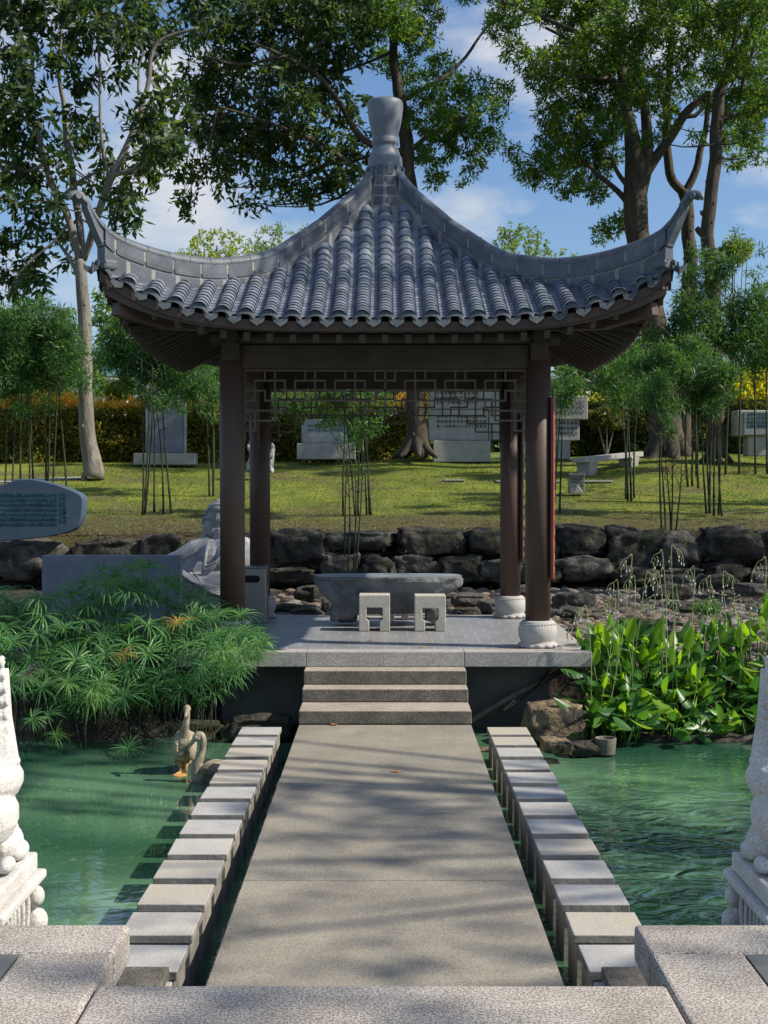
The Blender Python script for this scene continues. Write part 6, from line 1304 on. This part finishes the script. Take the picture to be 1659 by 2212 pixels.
# broad-leaved water plants
LT = leafmat('canna_leaf', (0.035, 0.12, 0.03), (0.065, 0.18, 0.035), (0.14, 0.30, 0.03), .38, .35)
LTl = leafmat('canna_leaf_bright', (0.14, 0.28, 0.02), (0.22, 0.38, 0.03), None, .5, .35)
def bigleaf(c, d, s, L, Wd):
    """ovate folded pointed leaf; returns verts, faces"""
    nrm = d.cross(s).normalized(); V = []; Fs = []; K = 7
    prof = (.0, .55, .92, 1, .86, .52, .0)
    for k in range(K):
        t = k / (K - 1); mid_ = c + d * L * t - nrm * L * .16 * t * t; w = Wd / 2 * prof[k]
        V += [mid_ - s * w + nrm * w * .35, mid_, mid_ + s * w + nrm * w * .35]
    for k in range(K - 1):
        b = 3 * k; Fs += [(b, b + 3, b + 4, b + 1), (b + 1, b + 4, b + 5, b + 2)]
    return V, Fs
def canna(label, x0, x1, ytop, n, Y0, stalks, ybot=1560, tall=()):
    pc = P((x0 + x1) / 2, 1600, Y0); rt = thing('water_plant', (pc.x, Y0, -.2), label, 'water plant', 'broad-leaved plants on the right bank')
    la = MB(); lb = MB(); stm = MB()
    def one(x, y, Y, L, Wd, up, br):
        c = P(x, y, Y); a = random.uniform(0, 6.283); d = Vector((math.cos(a), math.sin(a) * .8, up)).normalized(); s = d.cross(Vector((random.uniform(-.5, .5), random.uniform(-1.2, .2), 1))).normalized()
        V, Fs = bigleaf(c, d, s, L, Wd); (lb if br else la).add(V, Fs)
        b = Vector((c.x * .8 + pc.x * .2 + random.uniform(-.1, .1), Y + random.uniform(0, .3), -.3)); m2 = b.lerp(c, .55) + Vector((random.uniform(-.05, .05), 0, .1)); stm.tube(smoothpath([b, m2, c], 3), list(np.linspace(.011, .005, 7)), 5)
    for i in range(n):
        x = random.uniform(x0, x1); t = random.random() ** 1.05; y = ytop(x) + 18 + t * (ybot - ytop(x)) ; Y = Y0 + .9 - t * 1.3 + random.uniform(-.25, .25)
        one(x, y, Y, random.uniform(.22, .42), random.uniform(.085, .135), random.uniform(-.5, .8) if t > .3 else random.uniform(.0, 1.3), random.random() < .24 + .16 * (1 - t))
    for (x, y, L) in tall:
        c = P(x, y, Y0); la_ = lb; d = Vector((random.uniform(-.25, .25), .1, 1)).normalized(); s = d.cross(Vector((random.uniform(-.4, .4), -1, 0))).normalized(); V, Fs = bigleaf(c, d, s, L * PX(Y0), L * PX(Y0) * .42); la_.add(V, Fs); stm.tube(smoothpath([Vector((c.x, Y0 + .1, -.3)), c.lerp(Vector((c.x, Y0, -.3)), .4) + Vector((.04, 0, 0)), c], 3), list(np.linspace(.012, .006, 7)), 6)
    la.obj('leaves', LT, rt, smooth=True); lb.obj('bright_leaves', LTl, rt, smooth=True); stm.obj('stems', mat('canna_stem', (0.05, 0.12, 0.02), (0.10, 0.19, 0.03), 4, .5, 0), rt, smooth=True)
    for (xb, xt, yt, sd) in stalks:
        f = MB(); fl = MB(); Yk = Y0 + random.uniform(-.2, .6); a = P(xb, 1560, Yk); t_ = P(xt, yt, Yk); q = PX(Yk)
        arch = [a, a.lerp(t_, .5) + Vector((.03, 0, 0)), t_ - Vector((0, 0, 6 * q)), t_ + Vector((sd * 9 * q, 0, 0)), t_ + Vector((sd * 20 * q, 0, -6 * q)), t_ + Vector((sd * 27 * q, 0, -22 * q))]
        f.tube(smoothpath(arch, 4), list(np.linspace(.006, .0035, 21)), 5)
        for k in range(7):
            b0 = Vector(arch[3]).lerp(Vector(arch[5]), random.random()) if k < 4 else t_ - Vector((0, 0, random.uniform(5, 40) * q)); e_ = b0 + Vector((random.uniform(-7, 7) * q, random.uniform(-.03, .03), -random.uniform(10, 26) * q)); f.tube([b0, (b0 + e_) / 2 + Vector((random.uniform(-2, 2) * q, 0, 4 * q)), e_], [.003, .004, .0045], 5)
            fl.ell(e_, (.008, .008, .013 * random.uniform(.8, 1.5)), None, 7, 5)
        nf = len(f.f); f.add(fl.v, fl.f); s0 = f.obj('flower_stalk', mat('flower_stalk', (0.20, 0.25, 0.10), (0.32, 0.36, 0.18), 6, .6, 0), rt, smooth=True); s0.data.materials.append(mat('flower_bud', (0.5, 0.45, 0.5), (0.7, 0.66, 0.66), 20, .6, 0)); s0.data.polygons.foreach_set('material_index', [0] * nf + [1] * (len(f.f) - nf))
y1 = lambda x: interp(x, [1240, 1290, 1360, 1430, 1520, 1600, 1700], [1430, 1350, 1350, 1375, 1365, 1345, 1300])
canna('lush broad-leaved water plants at the corner of the platform with bright arrow leaves', 1255, 1400, y1, 215, 15.5, [(1290, 1330, 1290, -1), (1310, 1365, 1205, -1), (1340, 1395, 1240, 1), (1350, 1372, 1250, -1), (1275, 1268, 1312, -1), (1320, 1335, 1258, -1), (1300, 1250, 1350, -1), (1380, 1415, 1290, -1)], tall=[(1358, 1392, 62), (1312, 1400, 46), (1283, 1440, 44), (1336, 1420, 40)])
canna('broad-leaved water plants in the middle of the right bank with one upright yellow-green leaf', 1390, 1530, y1, 190, 15.7, [(1440, 1432, 1195, -1), (1450, 1450, 1185, 1), (1470, 1500, 1230, -1), (1430, 1462, 1268, -1), (1490, 1535, 1250, -1), (1410, 1440, 1300, 1), (1480, 1520, 1300, 1), (1440, 1425, 1240, -1)], tall=[(1425, 1398, 66), (1485, 1410, 58), (1455, 1440, 40)])
canna('darker broad-leaved water plants at the right edge beside the lion', 1520, 1720, y1, 230, 15.9, [(1570, 1562, 1240, 1), (1590, 1600, 1290, -1), (1560, 1545, 1320, 1), (1640, 1655, 1210, -1), (1610, 1620, 1300, 1)], tall=[(1600, 1400, 50), (1655, 1345, 60)])
# sedge tufts on the gravel
def sedge(label, x, y, Y, n, h):
    c = P(x, y, Y); C = np.tile(np.array(c), (n, 1)) + rg.normal(size=(n, 3)) * np.array([.05, .05, 0]); D = unit(rg.normal(size=(n, 3)) * np.array([.6, .6, .1]) + np.array([0, 0, 1])); V, Fc = leaves(C, D, rg.uniform(.6, 1, n) * h, .018, 0, .35)
    tag(linkobj('sedge', npmesh('sedge', V, Fc), LT), label, 'sedge')
sedge('sedge tuft behind the broad-leaved plants near the gravel', 1365, 1395, 17.6, 140, .34); sedge('fine sedge tuft on the pebbles toward the right edge', 1530, 1330, 18.6, 160, .30); sedge('sedge tuft left of the upright yellow-green leaf', 1330, 1400, 17.2, 90, .3)
